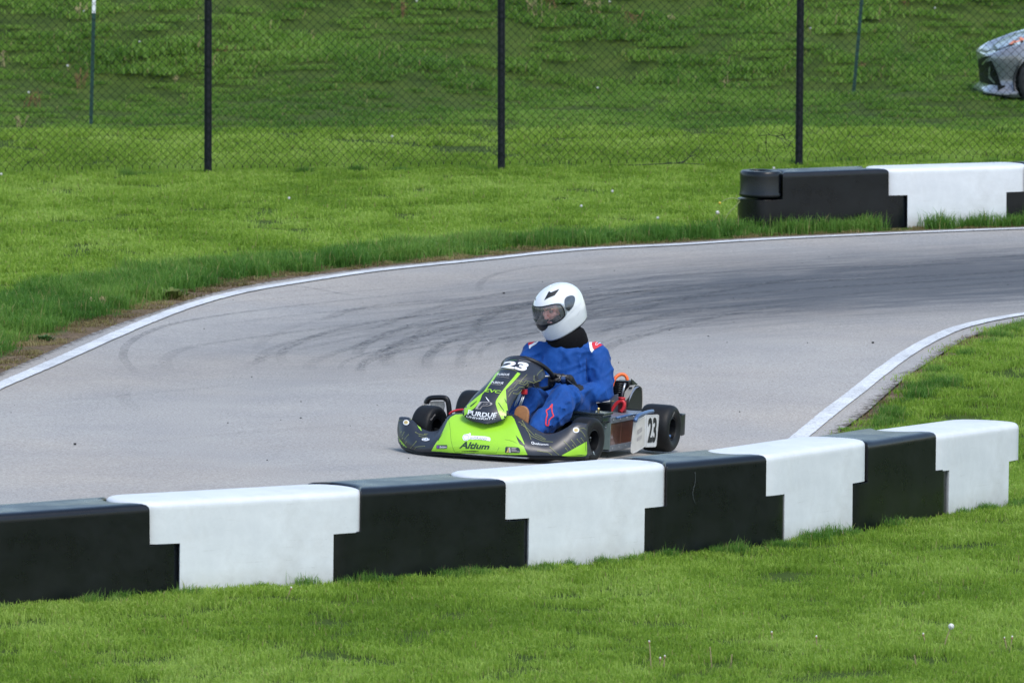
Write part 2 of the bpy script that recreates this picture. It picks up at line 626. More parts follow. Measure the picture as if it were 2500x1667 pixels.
def grass_mat(name, dark, mid, light, straw=0.03, sc=0.9):
    t = NT(name)
    pos = t.new('ShaderNodeNewGeometry').outputs['Position']
    n1 = t.noise(sc, 4, 0.6, vec=pos, mapping=(1, .55, 1))
    n2 = t.noise(sc * 5, 3, 0.6, vec=pos)
    f = t.math('ADD', t.math('MULTIPLY', n1, 0.62), t.math('MULTIPLY', n2, 0.25))
    f = t.math('ADD', f, t.math('MULTIPLY', t.attr('rnd').outputs['Fac'], 0.16))
    c = t.ramp(f, [(0.41, dark), (0.52, mid), (0.63, light)])
    c = t.mix(t.ramp(t.attr('rnd').outputs['Fac'], [(1 - straw, (0, 0, 0)), (1 - straw + .01, (1, 1, 1))]), c, (0.30, 0.27, 0.12))
    tip = t.math('MULTIPLY', t.attr('hgt').outputs['Fac'], .35)
    c = t.mix(tip, c, t.mix(1.0, c, (1.35, 1.3, 1.15), 'MULTIPLY'))
    t.link(c, t.bsdf.inputs['Base Color'])
    t.bsdf.inputs['Roughness'].default_value = 0.55
    t.bsdf.inputs['Specular IOR Level'].default_value = 0.25
    tr = t.new('ShaderNodeBsdfTranslucent')
    t.link(t.mix(1.0, c, (1.1, 1.2, .6), 'MULTIPLY'), tr.inputs['Color'])
    mx = t.new('ShaderNodeMixShader')
    mx.inputs[0].default_value = 0.42
    t.link(t.bsdf.outputs[0], mx.inputs[1])
    t.link(tr.outputs[0], mx.inputs[2])
    t.link(mx.outputs[0], t.out.inputs['Surface'])
    return t.m


G_LAWN = grass_mat('lawn_blades', (0.15, 0.255, 0.032), (0.24, 0.365, 0.050), (0.34, 0.46, 0.11), .03)
G_LONG = grass_mat('long_blades', (0.06, 0.155, 0.026), (0.10, 0.22, 0.038), (0.19, 0.31, 0.07), .05)
G_ROUGH = grass_mat('rough_blades', (0.095, 0.195, 0.034), (0.145, 0.265, 0.042), (0.21, 0.335, 0.065), .04, .4)
G_DRY = grass_mat('dry_blades', (0.13, 0.095, 0.05), (0.25, 0.19, 0.10), (0.38, 0.30, 0.17), .2)

SRC = {}
for nm, args, mt in (
        ('lawn_patch', (.16, 400, .018, .038, .0042, .85), G_LAWN),
        ('long_patch', (.13, 220, .06, .115, .0048, .75), G_LONG),
        ('rough_patch', (.28, 320, .03, .07, .012, 1.0), G_ROUGH),
        ('far_lawn_patch', (.22, 320, .025, .048, .008, .75), G_LAWN),
        ('dry_patch', (.10, 90, .01, .035, .005, 1.6), G_DRY)):
    SRC[nm] = []
    for k in range(3):
        s = blade_patch(nm, *args, seed=k * 13 + len(nm))
        s.data.materials.append(mt)
        SRC[nm].append(s)


def scatter(name, pts, sources, smin, smax, hs=(0.8, 1.25), sc=None):
    n = len(pts)
    me = bpy.data.meshes.new(name)
    z = ground_z(pts[:, 0], pts[:, 1])
    me.from_pydata(np.column_stack([pts, z]).tolist(), [], [])
    s = rng.uniform(smin, smax, n)
    if sc is not None: s = s * sc
    h = s * rng.uniform(*hs, n)
    a = me.attributes.new('scl', 'FLOAT_VECTOR', 'POINT')
    a.data.foreach_set('vector', np.column_stack([s, s, h]).astype(np.float32).ravel())
    a = me.attributes.new('rot', 'FLOAT_VECTOR', 'POINT')
    a.data.foreach_set('vector', np.column_stack([np.zeros(n), np.zeros(n), rng.uniform(0, 6.283, n)]).astype(np.float32).ravel())
    a = me.attributes.new('pick', 'INT', 'POINT')
    a.data.foreach_set('value', rng.integers(0, len(sources), n).astype(np.int32))
    o = bpy.data.objects.new(name, me)
    C.objects.link(o)
    ng = bpy.data.node_groups.new(name, 'GeometryNodeTree')
    ng.interface.new_socket('Geometry', in_out='INPUT', socket_type='NodeSocketGeometry')
    ng.interface.new_socket('Geometry', in_out='OUTPUT', socket_type='NodeSocketGeometry')
    gi, go = ng.nodes.new('NodeGroupInput'), ng.nodes.new('NodeGroupOutput')
    iop = ng.nodes.new('GeometryNodeInstanceOnPoints')
    jn = ng.nodes.new('GeometryNodeJoinGeometry')
    for s_ in sources:
        oi = ng.nodes.new('GeometryNodeObjectInfo')
        oi.inputs['Object'].default_value = s_
        oi.inputs['As Instance'].default_value = True
        ng.links.new(oi.outputs['Geometry'], jn.inputs[0])

    def na(nm, ty):
        nd = ng.nodes.new('GeometryNodeInputNamedAttribute')
        nd.data_type = ty
        nd.inputs['Name'].default_value = nm
        return nd.outputs['Attribute']
    ng.links.new(gi.outputs[0], iop.inputs['Points'])
    ng.links.new(jn.outputs[0], iop.inputs['Instance'])
    iop.inputs['Pick Instance'].default_value = True
    ng.links.new(na('pick', 'INT'), iop.inputs['Instance Index'])
    ng.links.new(na('scl', 'FLOAT_VECTOR'), iop.inputs['Scale'])
    er = ng.nodes.new('FunctionNodeEulerToRotation')
    ng.links.new(na('rot', 'FLOAT_VECTOR'), er.inputs[0])
    ng.links.new(er.outputs[0], iop.inputs['Rotation'])
    ng.links.new(iop.outputs[0], go.inputs[0])
    md = o.modifiers.new('grass', 'NODES')
    md.node_group = ng
    o['kind'] = 'stuff'
    return o


def sample(x0, x1, y0, y1, dens, margin=260):
    n = int((x1 - x0) * (y1 - y0) * dens)
    p = np.column_stack([rng.uniform(x0, x1, n), rng.uniform(y0, y1, n)])
    z = ground_z(p[:, 0], p[:, 1])
    v = np.column_stack([p, z]) - np.array(CAM)
    zc = v[:, 1] * CP - v[:, 2] * SP
    X = 1250 + F_PX * v[:, 0] / zc
    Y = 833.5 - F_PX * (v[:, 1] * SP + v[:, 2] * CP) / zc
    return p[(X > -margin) & (X < 2500 + margin) & (Y < 1667 + 130) & (Y > -60)]


# barrier joints on the grass (needed to keep the blades out of the blocks)
J_PX = [(-507, 1528), (-52, 1490), (403, 1454), (848, 1426), (1262, 1394), (1600, 1363), (1895, 1332), (2100, 1298), (2300, 1262), (2477, 1234)]
JP = [gp(*p) for p in J_PX]
FJ_PX = [(1888, 569), (2192, 557), (2480, 548), (2790, 539), (3090, 531)]
FJP = [gp(*p) for p in FJ_PX]
BW = 0.43


def footprint(a, b, grow=0.0, w=BW):
    a, b = Vector(a[:2]), Vector(b[:2])
    t = (b - a).normalized()
    nrm = Vector((-t.y, t.x))
    return np.array([a - t * (.02 + grow) - nrm * grow, b + t * (.02 + grow) - nrm * grow, b + t * .02 + nrm * (w + grow), a - t * .02 + nrm * (w + grow)])


def not_in_blocks(p, grow=0.01):
    k = np.ones(len(p), bool)
    for L in (JP, FJP):
        for a, b in zip(L[:-1], L[1:]):
            k &= ~inside(footprint(a, b, grow), p)
    return k


near = sample(-5, 8, 36.5, 62, 34)
near = near[~inside(TRACK, near)]
below = np.interp(near[:, 0], IE[:, 0][np.argsort(IE[:, 0])], IE[:, 1][np.argsort(IE[:, 0])]) > near[:, 1]
near = near[below & not_in_blocks(near)]
dI = dist_to(IE[::2], near)
near = near[dI > 0.10]
o = scatter('lawn_grass', near, SRC['lawn_patch'], .85, 1.25)
o['label'] = 'short mown grass in front of the near barrier'

far = sample(-8, 8, 50, 73.5, 16)
fe_y = np.interp(far[:, 0], FE[:, 0], FE[:, 1])
far = far[(far[:, 1] > fe_y) & ~inside(TRACK, far) & not_in_blocks(far)]
dF = dist_to(FE[::2], far)
far = far[dF > .55]
o = scatter('lawn_grass', far, SRC['far_lawn_patch'], .85, 1.2)
o['label'] = 'mown lawn between the track and the fence'

# long uncut grass along the asphalt and round the foot of the barriers
lg = sample(-8, 8, 36.5, 73, 60)
dFE, dIE = dist_to(FE[::2], lg), dist_to(IE[::2], lg)
tr = inside(TRACK, lg)
jn = dist_to(np.array([[p.x, p.y] for p in JP]), lg)
fj = dist_to(np.array([[p.x, p.y] for p in FJP]), lg)
infront = np.interp(lg[:, 0], [p.x for p in JP], [p.y for p in JP]) > lg[:, 1]
wn_ = np.array([noise.noise((a_ * .8, b_ * .8, 0)) for a_, b_ in lg])
left_w = 1.3 - 0.11 * (lg[:, 0] + 4)      # verge is broader on the left
k1 = (~tr) & (lg[:, 1] > np.interp(lg[:, 0], FE[:, 0], FE[:, 1])) & (dFE > np.interp(lg[:, 0], [-5, -2, 0], [.34, .25, .18]) + .3 * np.abs(wn_)) & (dFE < left_w + wn_ * .35)
k2 = (~tr) & (lg[:, 0] > 1.5) & (dIE > .12) & (dIE < .28 + .2 * wn_) & (lg[:, 1] > 46)
k3 = infront & (jn < .15 + .09 * wn_) & (rng.random(len(lg)) < .95)
k4 = (fj < .18) & (rng.random(len(lg)) < .8)
fy = np.interp(lg[:, 0], [-11, -2.7, 0, 2.5, 6], [70.9, 71.3, 72.0, 72.5, 73.0])
k5 = (np.abs(lg[:, 1] - fy - .12) < .12 + .1 * wn_) & (rng.random(len(lg)) < .3)
lg = lg[(k1 | k2 | k3 | k4 | k5)]
k = not_in_blocks(lg, 0.02)
lg = lg[k]
dsc = np.where(dist_to(np.array([[p.x, p.y] for p in JP]), lg) < .3, .55, 1.0)
dsc = np.where((dist_to(IE[::2], lg) < .5) & (lg[:, 1] > 46), .6, dsc)
dsc = np.where((lg[:, 1] > 70.2), .55, dsc)
o = scatter('verge_grass', lg, SRC['long_patch'], .7, 1.25, (.7, 1.35), sc=dsc)
o['label'] = 'dark uncut grass along the track edge and barrier feet'

dr = sample(-8, 8, 45, 73, 60)
dFE, dIE = dist_to(FE[::2], dr), dist_to(IE[::2], dr)
dr = dr[(~inside(TRACK, dr)) & (((dFE < np.interp(dr[:, 0], [-5, -2, 0], [.6, .42, .32])) & (dFE > .05)) | ((dIE < .16) & (dIE > .03) & (dr[:, 0] > 1.5)))]
dr = dr[not_in_blocks(dr)]
dr = dr[rng.random(len(dr)) < .7]
o = scatter('dry_thatch', dr, SRC['dry_patch'], .6, 1.2)
o['label'] = 'dry brown thatch on the bare edge of the turf'

# beyond the fence: mown strip, then the rough bank
m1 = sample(-9, 9, 73, 77.6, 11)
o = scatter('lawn_grass', m1, SRC['far_lawn_patch'], .9, 1.3)
o['label'] = 'mown strip just behind the chain link fence'
m2 = sample(-10, 10, 77.2, 83, 11)
o = scatter('meadow_grass', m2, SRC['rough_patch'], .45, .75)
o['label'] = 'medium grass at the foot of the bank'
m3 = sample(-12, 12, 82, 103, 12)
cl = np.array([noise.noise((a_ * .7, b_ * .5, 5)) for a_, b_ in m3])
o = scatter('bank_grass', m3, SRC['rough_patch'], .6, 1.15, (.6, 1.35), sc=1 + cl * .6)
o['label'] = 'rough uncut grass over the bank behind the fence'

# ---------------------------------------------------------------- barriers
def plastic(name, a, b, rough, scuff):
    t = NT(name)
    n1 = t.noise(5, 5, 0.7, obj=True)
    n2 = t.noise(1.0, 6, 0.8, obj=True, mapping=(6, 6, 60))
    c = t.ramp(n1, [(0.3, a), (0.7, b)])
    c = t.mix(t.ramp(n2, [(0.60, (0, 0, 0)), (0.72, (.5, .5, .5))]), c, scuff)
    geo = t.new('ShaderNodeTexCoord').outputs['Object']
    sx = t.new('ShaderNodeSeparateXYZ')
    t.link(geo, sx.inputs[0])
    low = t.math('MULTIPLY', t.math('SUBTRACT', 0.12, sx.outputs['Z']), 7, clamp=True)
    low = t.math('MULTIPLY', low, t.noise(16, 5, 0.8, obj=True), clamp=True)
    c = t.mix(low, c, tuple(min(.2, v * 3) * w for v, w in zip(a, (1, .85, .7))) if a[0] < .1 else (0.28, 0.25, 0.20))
    t.link(c, t.bsdf.inputs['Base Color'])
    t.link(t.math('ADD', t.math('MULTIPLY', n1, 0.25), rough - .12), t.bsdf.inputs['Roughness'])
    blot = t.noise(2.3, 6, 0.75, obj=True)
    c = t.mix(t.ramp(blot, [(0.5, (0, 0, 0)), (0.72, (.32, .32, .32))]), c, scuff)
    mk = t.noise(1.0, 5, 0.85, obj=True, mapping=(3, 3, 90))
    mk2 = t.noise(1.6, 3, 0.6, obj=True)
    mkf = t.math('MULTIPLY', t.ramp(mk, [(0.62, (0, 0, 0)), (0.68, (1, 1, 1))]), t.ramp(mk2, [(0.5, (0, 0, 0)), (0.62, (.75, .75, .75))]))
    c = t.mix(mkf, c, tuple(v * .35 for v in scuff) if a[0] > .1 else tuple(v * 2.2 for v in scuff))
    t.link(c, t.bsdf.inputs['Base Color'])
    t.bump(t.noise(3.5, 3, 0.5, obj=True), 0.12, 0.02)
    return t.m


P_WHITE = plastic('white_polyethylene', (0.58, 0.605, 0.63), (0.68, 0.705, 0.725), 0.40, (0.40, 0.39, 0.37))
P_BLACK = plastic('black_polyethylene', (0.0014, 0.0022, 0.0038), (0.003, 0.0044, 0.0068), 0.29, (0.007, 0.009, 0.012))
P_BLACK.node_tree.nodes['Principled BSDF'].inputs['Specular IOR Level'].default_value = 0.42


def plan_long(L, e, W, inset, n_end=12, n_side=10):
    """outline with rounded (half ellipse) ends"""
    pts = []
    a, hw = e - inset, W / 2 - inset
    for i in range(n_side + 1): pts.append((L * i / n_side, W / 2 - hw))
    for i in range(1, n_end):
        q = -math.pi / 2 + math.pi * i / n_end
        pts.append((L + a * abs(math.cos(q)) ** .85, W / 2 + hw * math.sin(q)))
    for i in range(n_side + 1): pts.append((L * (1 - i / n_side), W / 2 + hw))
    for i in range(1, n_end):
        q = math.pi / 2 - math.pi * i / n_end
        pts.append((-a * abs(math.cos(q)) ** .85, W / 2 + hw * math.sin(q)))
    return pts


def plan_short(L, e, W, inset, s=0.085, n_end=12, n_side=10):
    """outline with hollow ends that take the neighbour's rounded end"""
    pts = []
    hw = W / 2 - inset
    for i in range(n_side + 1): pts.append((s + inset + (L - 2 * s - 2 * inset) * i / n_side, W / 2 - hw))
    def hol(q): return max(s, (e + .012) * abs(math.cos(q)) ** .85) + inset
    for i in range(1, n_end):
        q = -math.pi / 2 + math.pi * i / n_end
        pts.append((L - hol(q), W / 2 + hw * math.sin(q)))
    for i in range(n_side + 1): pts.append((L - s - inset - (L - 2 * s - 2 * inset) * i / n_side, W / 2 + hw))
    for i in range(1, n_end):
        q = math.pi / 2 - math.pi * i / n_end
        pts.append((hol(q), W / 2 + hw * math.sin(q)))
    return pts


def barrier_block(a, b, H, white, sink, name, r=0.028, e=0.165, W=BW):
    L = (Vector(b[:2]) - Vector(a[:2])).length
    gap = 0.004
    hm = H * 0.55
    up, lo = (plan_long, plan_short) if white else (plan_short, plan_long)
    rows = []
    for z, fn, ins_ in ((0.0, lo, .0), (0.03, lo, .0), (hm - .03, lo, 0.0), (hm - .0005, lo, 0.0)):
        rows.append([(x, y, z) for x, y in fn(L, e, W, ins_)])
    for z, ins_ in ((hm + .0005, 0.0), (hm + .03, 0.0), (H - r * 1.6, 0.0), (H - r * 1.1, 0.0), (H - r * .6, r * .1), (H - r * .22, r * .42), (H, r)):
        rows.append([(x, y, z) for x, y in up(L, e, W, ins_)])
    rows.append([(x, y, H + .003) for x, y in up(L, e, W, r + .03)])
    bm = grid_bm(rows, closed_v=True)
    bm.verts.ensure_lookup_table()
    n = len(rows[0])
    bm.faces.new([bm.verts[i] for i in range(n)][::-1])
    bm.faces.new([bm.verts[len(rows) * n - n + i] for i in range(n)])
    o = obj(name, bm, P_WHITE if white else P_BLACK, sharp=42)
    md = o.modifiers.new('bevel', 'BEVEL')
    md.width = .006
    md.segments = 2
    md.limit_method = 'ANGLE'
    md.angle_limit = R(50)
    d = Vector(b) - Vector(a)
    ang = math.atan2(d.y, d.x)
    tilt = -math.atan2(d.z, L)
    o.rotation_euler = (0, tilt, ang)
    o.location = (a[0], a[1], a[2] - sink)
    return o


NH = 0.462
labels = ['black barrier block cut off by the left edge of the photo, left of the first white block',
          'black barrier block at the left edge, in the near row before the grass',
          'longest looking white barrier block, first white one from the left in the near row',
          'black barrier block between the two largest white blocks of the near row',
          'white barrier block in the near row just below the nose of the kart',
          'black barrier block with a pale vertical scratch, near row below the kart rear',
          'white barrier block in front of the lower end of the inner white line',
          'narrow black barrier block second from the right end of the near row',
          'white barrier block closing the near row at its right end, standing in the grass']
whites = [True, False, True, False, True, False, True, False, True]
labels[0] = 'white barrier block outside the photo, left of the first black block'
for i in range(9):
    o = barrier_block(JP[i], JP[i + 1], (.462, .462, .468, .476, .488, .488, .488, .476, .46)[i], whites[i], 0.0, 'white_barrier' if whites[i] else 'black_barrier')
    print('block', i, round((JP[i + 1] - JP[i]).length, 2))
    tag(o, labels[i], 'track barrier', 'interlocking barriers of the near row')
    if i == 5:
        # pale scratch in the black face
        bm = bmesh.new()
        add_tube(bm, [(.30, -.0012, NH - .03), (.302, -.0012, NH - .08), (.285, -.0012, NH - .13), (.29, -.0012, NH - .17), (.31, -.0012, NH - .20)], .0018, 5, sub=4)
        obj('scratch', bm, simple('scraped_plastic', (.045, .055, .055), .7), o)
FH = 0.475
fl_ = ['long black barrier block behind the rounded drum at the left end of the far row',
       'white barrier block of the far row, right of the black end block',
       'black barrier block at the right edge of the photo in the far row', 'white barrier block outside the right edge in the far row']
for i in range(4):
    o = barrier_block(FJP[i], FJP[i + 1], FH, i % 2 == 1, 0.0, 'white_barrier' if i % 2 else 'black_barrier')
    print('far block', i, round((FJP[i + 1] - FJP[i]).length, 2))
    tag(o, fl_[i], 'track barrier', 'interlocking barriers of the far row')
# loose rounded drum closing the far row
rows = []
H2 = FH * .45
prof = [(0, .012), (.006, .003), (.015, -.004), (.03, -.002), (.05, .004), (H2 - .045, .004), (H2 - .016, .006), (H2 - .006, .012), (H2 - .002, .02), (H2 - .002, .07), (H2 - .01, .076), (H2 - .12, .08)]


def drum_plan(ins_):
    hw = .2 - ins_
    p = []
    for i in range(12):
        q = math.pi / 2 + math.pi * i / 12
        p.append((-.0 + (.165 - ins_) * math.cos(q), .2 + hw * math.sin(q)))
    for i in range(12):
        q = -math.pi / 2 + math.pi * i / 12
        p.append((.02 + (.13 - ins_) * math.cos(q), .2 + hw * math.sin(q)))
    return p


for z, ins_ in prof: rows.append([(x, y, z) for x, y in drum_plan(ins_)])
bm = grid_bm(rows, closed_v=True)
bm.verts.ensure_lookup_table()
bm.faces.new([bm.verts[i] for i in range(24)][::-1])
bm.faces.new([bm.verts[len(rows) * 24 - 24 + i] for i in range(24)])
o = obj('barrier_end_drum', bm, P_BLACK, sharp=60)
d = FJP[1] - FJP[0]
o.rotation_euler = (0, 0, math.atan2(d.y, d.x))
o.location = FJP[0] + Vector((0, 0, FH * .55 + .012))
tag(o, 'black rounded end drum with a hole in its top, closing the far barrier row', 'barrier drum')

# ---------------------------------------------------------------- chain link fence
M_POST = simple('black_powder_coat', (0.007, 0.009, 0.013), 0.55, var=.2, spec=.3)
M_WIRE = simple('green_black_vinyl_wire', (0.004, 0.009, 0.010), 0.6, spec=.2)
post_px = [(-215, 438), (507.8, 428), (1224, 418), (1950.5, 409), (2684, 402)]
PPOS = [gp(*p) for p in post_px]
fence = empty('chain_link_fence', PPOS[2])
tag(fence, 'black chain link fence with round posts running across behind the lawn', 'fence')
bpy.context.view_layer.update()
FO = PPOS[2]
for i, p in enumerate(PPOS):
    bm = bmesh.new()
    rr_ = .033
    add_tube(bm, [Vector((0, 0, -.05)), Vector((0, 0, 2.45))], rr_, 16)
    add_tube(bm, [Vector((0, 0, 2.44)), Vector((0, 0, 2.47)), Vector((0, 0, 2.49))], [.036, .03, .01], 12)
    lean = [(0, 0), (.004, 0), (0, 0), (.006, 0), (0, 0)][i]
    o = obj('post', bm, M_POST, fence, sharp=40)
    o.location = p - FO
    o.rotation_euler = (0, lean[0], 0)
    for k, zz in enumerate((.14, .55, .95, 1.35, 1.75)):
        bm = bmesh.new()
        add_tube(bm, [(rr_ * 1.12 * math.cos(q), rr_ * 1.12 * math.sin(q), 0) for q in [2 * math.pi * j / 12 for j in range(12)]], .003, 5, closed=True)
        add_tube(bm, [(-rr_, -.0, 0), (-rr_ - .035, -.01, .012)], .003, 5)
        w = obj('tie_wire', bm, M_WIRE, o)
        w.location = (0, 0, zz)
D2 = 0.0365      # half diagonal of a diamond
rf = random.Random(3)
for b in range(4):
    A, B = PPOS[b], PPOS[b + 1]
    d = Vector((B.x - A.x, B.y - A.y, 0))
    L = d.length
    d.normalize()
    nrm = Vector((d.y, -d.x, 0))           # towards the camera
    n = int(L / D2) - 1
    nz = int(2.32 / D2)
    step = L / n
    bm = bmesh.new()
    z0s = .085

    def node(i, j, side):
        x = i * step
        f = x / L
        zb = A.z + (B.z - A.z) * f + z0s
        z = zb + j * D2
        # slack and knocked-about places near the bottom
        px_ = 0.0
        w = math.exp(-(j * D2 / .5) ** 2)
        ox = .010 * noise.noise((i * .12 + b * 9, j * .11, 1.7)) + w * .012 * noise.noise((i * .4 + b * 5, j * .4, 0))
        oz = .010 * noise.noise((i * .1 + b * 7, j * .12, 8.2)) + w * .015 * noise.noise((i * .35, j * .35 + b, 4))
        if b == 2:
            g = math.exp(-((x - (L - .30)) / .26) ** 2 - ((j * D2 - .16) / .17) ** 2)
            ox += g * .05 * noise.noise((i * .5, j * .5, 3)) * 2
            oz += g * .06 * noise.noise((i * .5, j * .5, 9)) * 2 - g * .02
        if b == 3:
            g = math.exp(-((x - .2) / .25) ** 2 - ((j * D2 - .15) / .15) ** 2)
            oz += g * .05 * noise.noise((i * .5, j * .5, 9)) * 2
        belly = .02 * math.sin(math.pi * f) * noise.noise((i * .03 + b, 2, 1))
        return A + d * (x + ox) + nrm * (.036 + belly + side * .0022) + Vector((0, 0, z - A.z + oz))

    wr = .0030
    for i in range(n):
        pts_ = []
        for j in range(nz):
            c = i if (i + j) % 2 == 0 else i + 1
            pts_.append(node(c, j, 1 if c == i else -1))
        lo_ = pts_[0] + Vector((rf.uniform(-.006, .006), 0, -.022))
        pts_ = [lo_] + pts_
        # three sided wire
        ring = []
        for k, p in enumerate(pts_):
            q = [p + d * (wr * math.cos(u)) * 1.0 + nrm * (wr * math.sin(u)) for u in (0, 2.094, 4.189)]
            ring.append([v - FO for v in q])
        grid_bm(ring, closed_v=True, bm=bm)
    o = obj('chain_link_mesh', bm, M_WIRE, fence)
bm = bmesh.new()
add_tube(bm, [p - FO + Vector((0, 0, 2.45)) for p in PPOS], .022, 10)
obj('top_rail', bm, M_POST, fence)

# green steel stakes beyond the fence
M_TP = simple('green_stake_paint', (0.008, 0.045, 0.035), .5)
M_TW = simple('white_stake_paint', (0.75, 0.77, 0.8), .5)


def stake(base_px, top_px, white_px, label):
    b = gp(*base_px)
    zc = (b - CAM).y * CP - (b - CAM).z * SP
    s_ = F_PX / zc
    h = (base_px[1] - top_px[1]) / s_
    dx = (top_px[0] - base_px[0]) / s_ / h
    root = empty('fence_stake', b)
    tag(root, label, 'steel stake', 'green stakes behind the fence')
    H_ = 1.55
    hw = (base_px[1] - white_px) / s_ if white_px is not None else H_ - .13

    def seg(z0, z1, m, nm):
        bm = bmesh.new()
        for (cx, cy, sx, sy) in ((0, 0, .034, .005), (0, .018, .005, .034)):
            r_ = [[(cx + sx / 2 * a_ + dx * z, cy + sy / 2 * c_, z) for a_, c_ in ((-1, -1), (1, -1), (1, 1), (-1, 1))] for z in (z0, z1)]
            grid_bm(r_, closed_v=True, bm=bm, cap=True)
        if nm == 'stem':
            z = .1
            while z < z1 - .04:
                add_box(bm, (dx * z, -.005, z), (.012, .008, .014))
                z += .055
        obj(nm, bm, m, root, smooth=False)
    seg(-.05, hw, M_TP, 'stem')
    seg(hw, H_, M_TW, 'white_tip')


stake((222, 309), (231, 0), 33, 'green steel stake with a white top, behind the left bay of the fence')
stake((2083, 239), (2103, 0), None, 'leaning green steel stake behind the right bay of the fence, left of the car')

# dry twigs caught in the fence
M_TWIG = simple('dark_twig', (.018, .022, .02), .8)


def twig(paths, D, label, rad=.0035):
    root = None
    bm = bmesh.new()
    first = None
    for pth in paths:
        P_ = []
        for (x, y) in pth:
            d_ = ray(x, y)
            t_ = (D - CAM.y) / d_.y
            p_ = CAM + d_ * t_
            if first is None: first = Vector((p_.x, p_.y, p_.z))
            P_.append(p_ - first)
        add_tube(bm, P_, [rad, rad * .5], 5, sub=3)
    o = obj('dead_branch', bm, M_TWIG)
    o.location = first
    tag(o, label, 'branch')


yf = PPOS[3].y
twig([[(1852, 332), (1880, 330), (1905, 337), (1930, 345), (1945, 352)], [(1880, 330), (1870, 322)], [(1905, 337), (1918, 350), (1940, 362)], [(1895, 333), (1925, 326), (1942, 310), (1944, 280), (1936, 262)],
      [(1918, 341), (1912, 330), (1890, 322)], [(1930, 345), (1926, 356), (1912, 362)]], yf - .06, 'tangle of thin dark twigs caught in the mesh left of the third post')
twig([[(1480, 403), (1560, 403), (1620, 400), (1670, 399), (1720, 402)], [(1620, 400), (1640, 397)], [(1665, 398), (1675, 392), (1690, 375), (1704, 362), (1712, 352)], [(1675, 392), (1680, 384)], [(1682, 384), (1698, 378)],
      [(1655, 398), (1672, 393)]], PPOS[2].y * .35 + PPOS[3].y * .65 - .05, 'thin dead branch lying under the mesh in the middle bay', .005)
twig([[(60, 404), (70, 398), (80, 391)], [(69, 398), (66, 392)]], PPOS[1].y - .05, 'small dark twig hooked in the mesh of the left bay')

# ---------------------------------------------------------------- dandelions and weeds
M_STEM = simple('dandelion_stalk', (.30, .24, .12), .7)
M_STEMG = simple('green_stalk', (.22, .27, .09), .7)
M_SEED = simple('seed_fluff', (.72, .72, .70), .95)
M_BUD = simple('spent_flower', (.30, .20, .10), .9)
M_YEL = simple('yellow_petals', (.55, .42, .05), .8)


def dandelion(base_px, top_px, headr, kind, label, bend=0.0, D=None, stem=None, leaf=False):
    b = gp(*base_px)
    zc = (b - CAM).y * CP - (b - CAM).z * SP
    s_ = F_PX / zc
    tx, tz = (top_px[0] - base_px[0]) / s_, (base_px[1] - top_px[1]) / s_
    nm = {'clock': 'dandelion_clock', 'bud': 'spent_dandelion', 'yellow': 'dandelion', 'bare': 'bare_stalk'}[kind]
    root = empty(nm, b)
    tag(root, label, 'dandelion' if kind != 'bare' else 'weed stalk', 'dandelions in the grass' if kind != 'bare' else 'bare stalks in the grass')
    bm = bmesh.new()
    add_tube(bm, [(0, 0, -.01), (tx * .5 + bend, 0, tz * .55), (tx, 0, tz)], .0028, 6, sub=5)
    obj('stalk', bm, stem or M_STEM, root)
    if kind == 'bare': return root
    bm = bmesh.new()
    if kind == 'clock':
        bmesh.ops.create_icosphere(bm, subdivisions=2, radius=headr * .35)
        rr2 = random.Random(int(b.x * 1000))
        for k in range(140):
            v = Vector((rr2.gauss(0, 1), rr2.gauss(0, 1), rr2.gauss(0, 1))).normalized()
            u = v.orthogonal().normalized()
            w = v.cross(u)
            c_ = v * headr
            q = .22 * headr
            vs = [bm.verts.new(c_ + u * q), bm.verts.new(c_ + w * q), bm.verts.new(c_ - u * q), bm.verts.new(c_ - w * q)]
            bm.faces.new(vs)
            a1, a2 = bm.verts.new(v * headr * .3), bm.verts.new(c_ + u * .0008)
            bm.faces.new((a1, a2, bm.verts.new(c_ - u * .0008)))
        m = M_SEED
    else:
        bmesh.ops.create_icosphere(bm, subdivisions=2, radius=headr)
        for v in bm.verts:
            v.co.z *= 1.25
            if v.co.z > 0: v.co.x *= .8; v.co.y *= .8
        if kind == 'bud':
            o2 = bmesh.new()
            bmesh.ops.create_icosphere(o2, subdivisions=2, radius=headr * .7)
            for v in o2.verts: v.co += Vector((tx, 0, tz + headr * 1.1))
            obj('seed_tuft', o2, M_SEED, root)
        m = M_YEL if kind == 'yellow' else M_BUD
    for v in bm.verts: v.co += Vector((tx, 0, tz))
    obj('flower_head', bm, m, root)
    return root


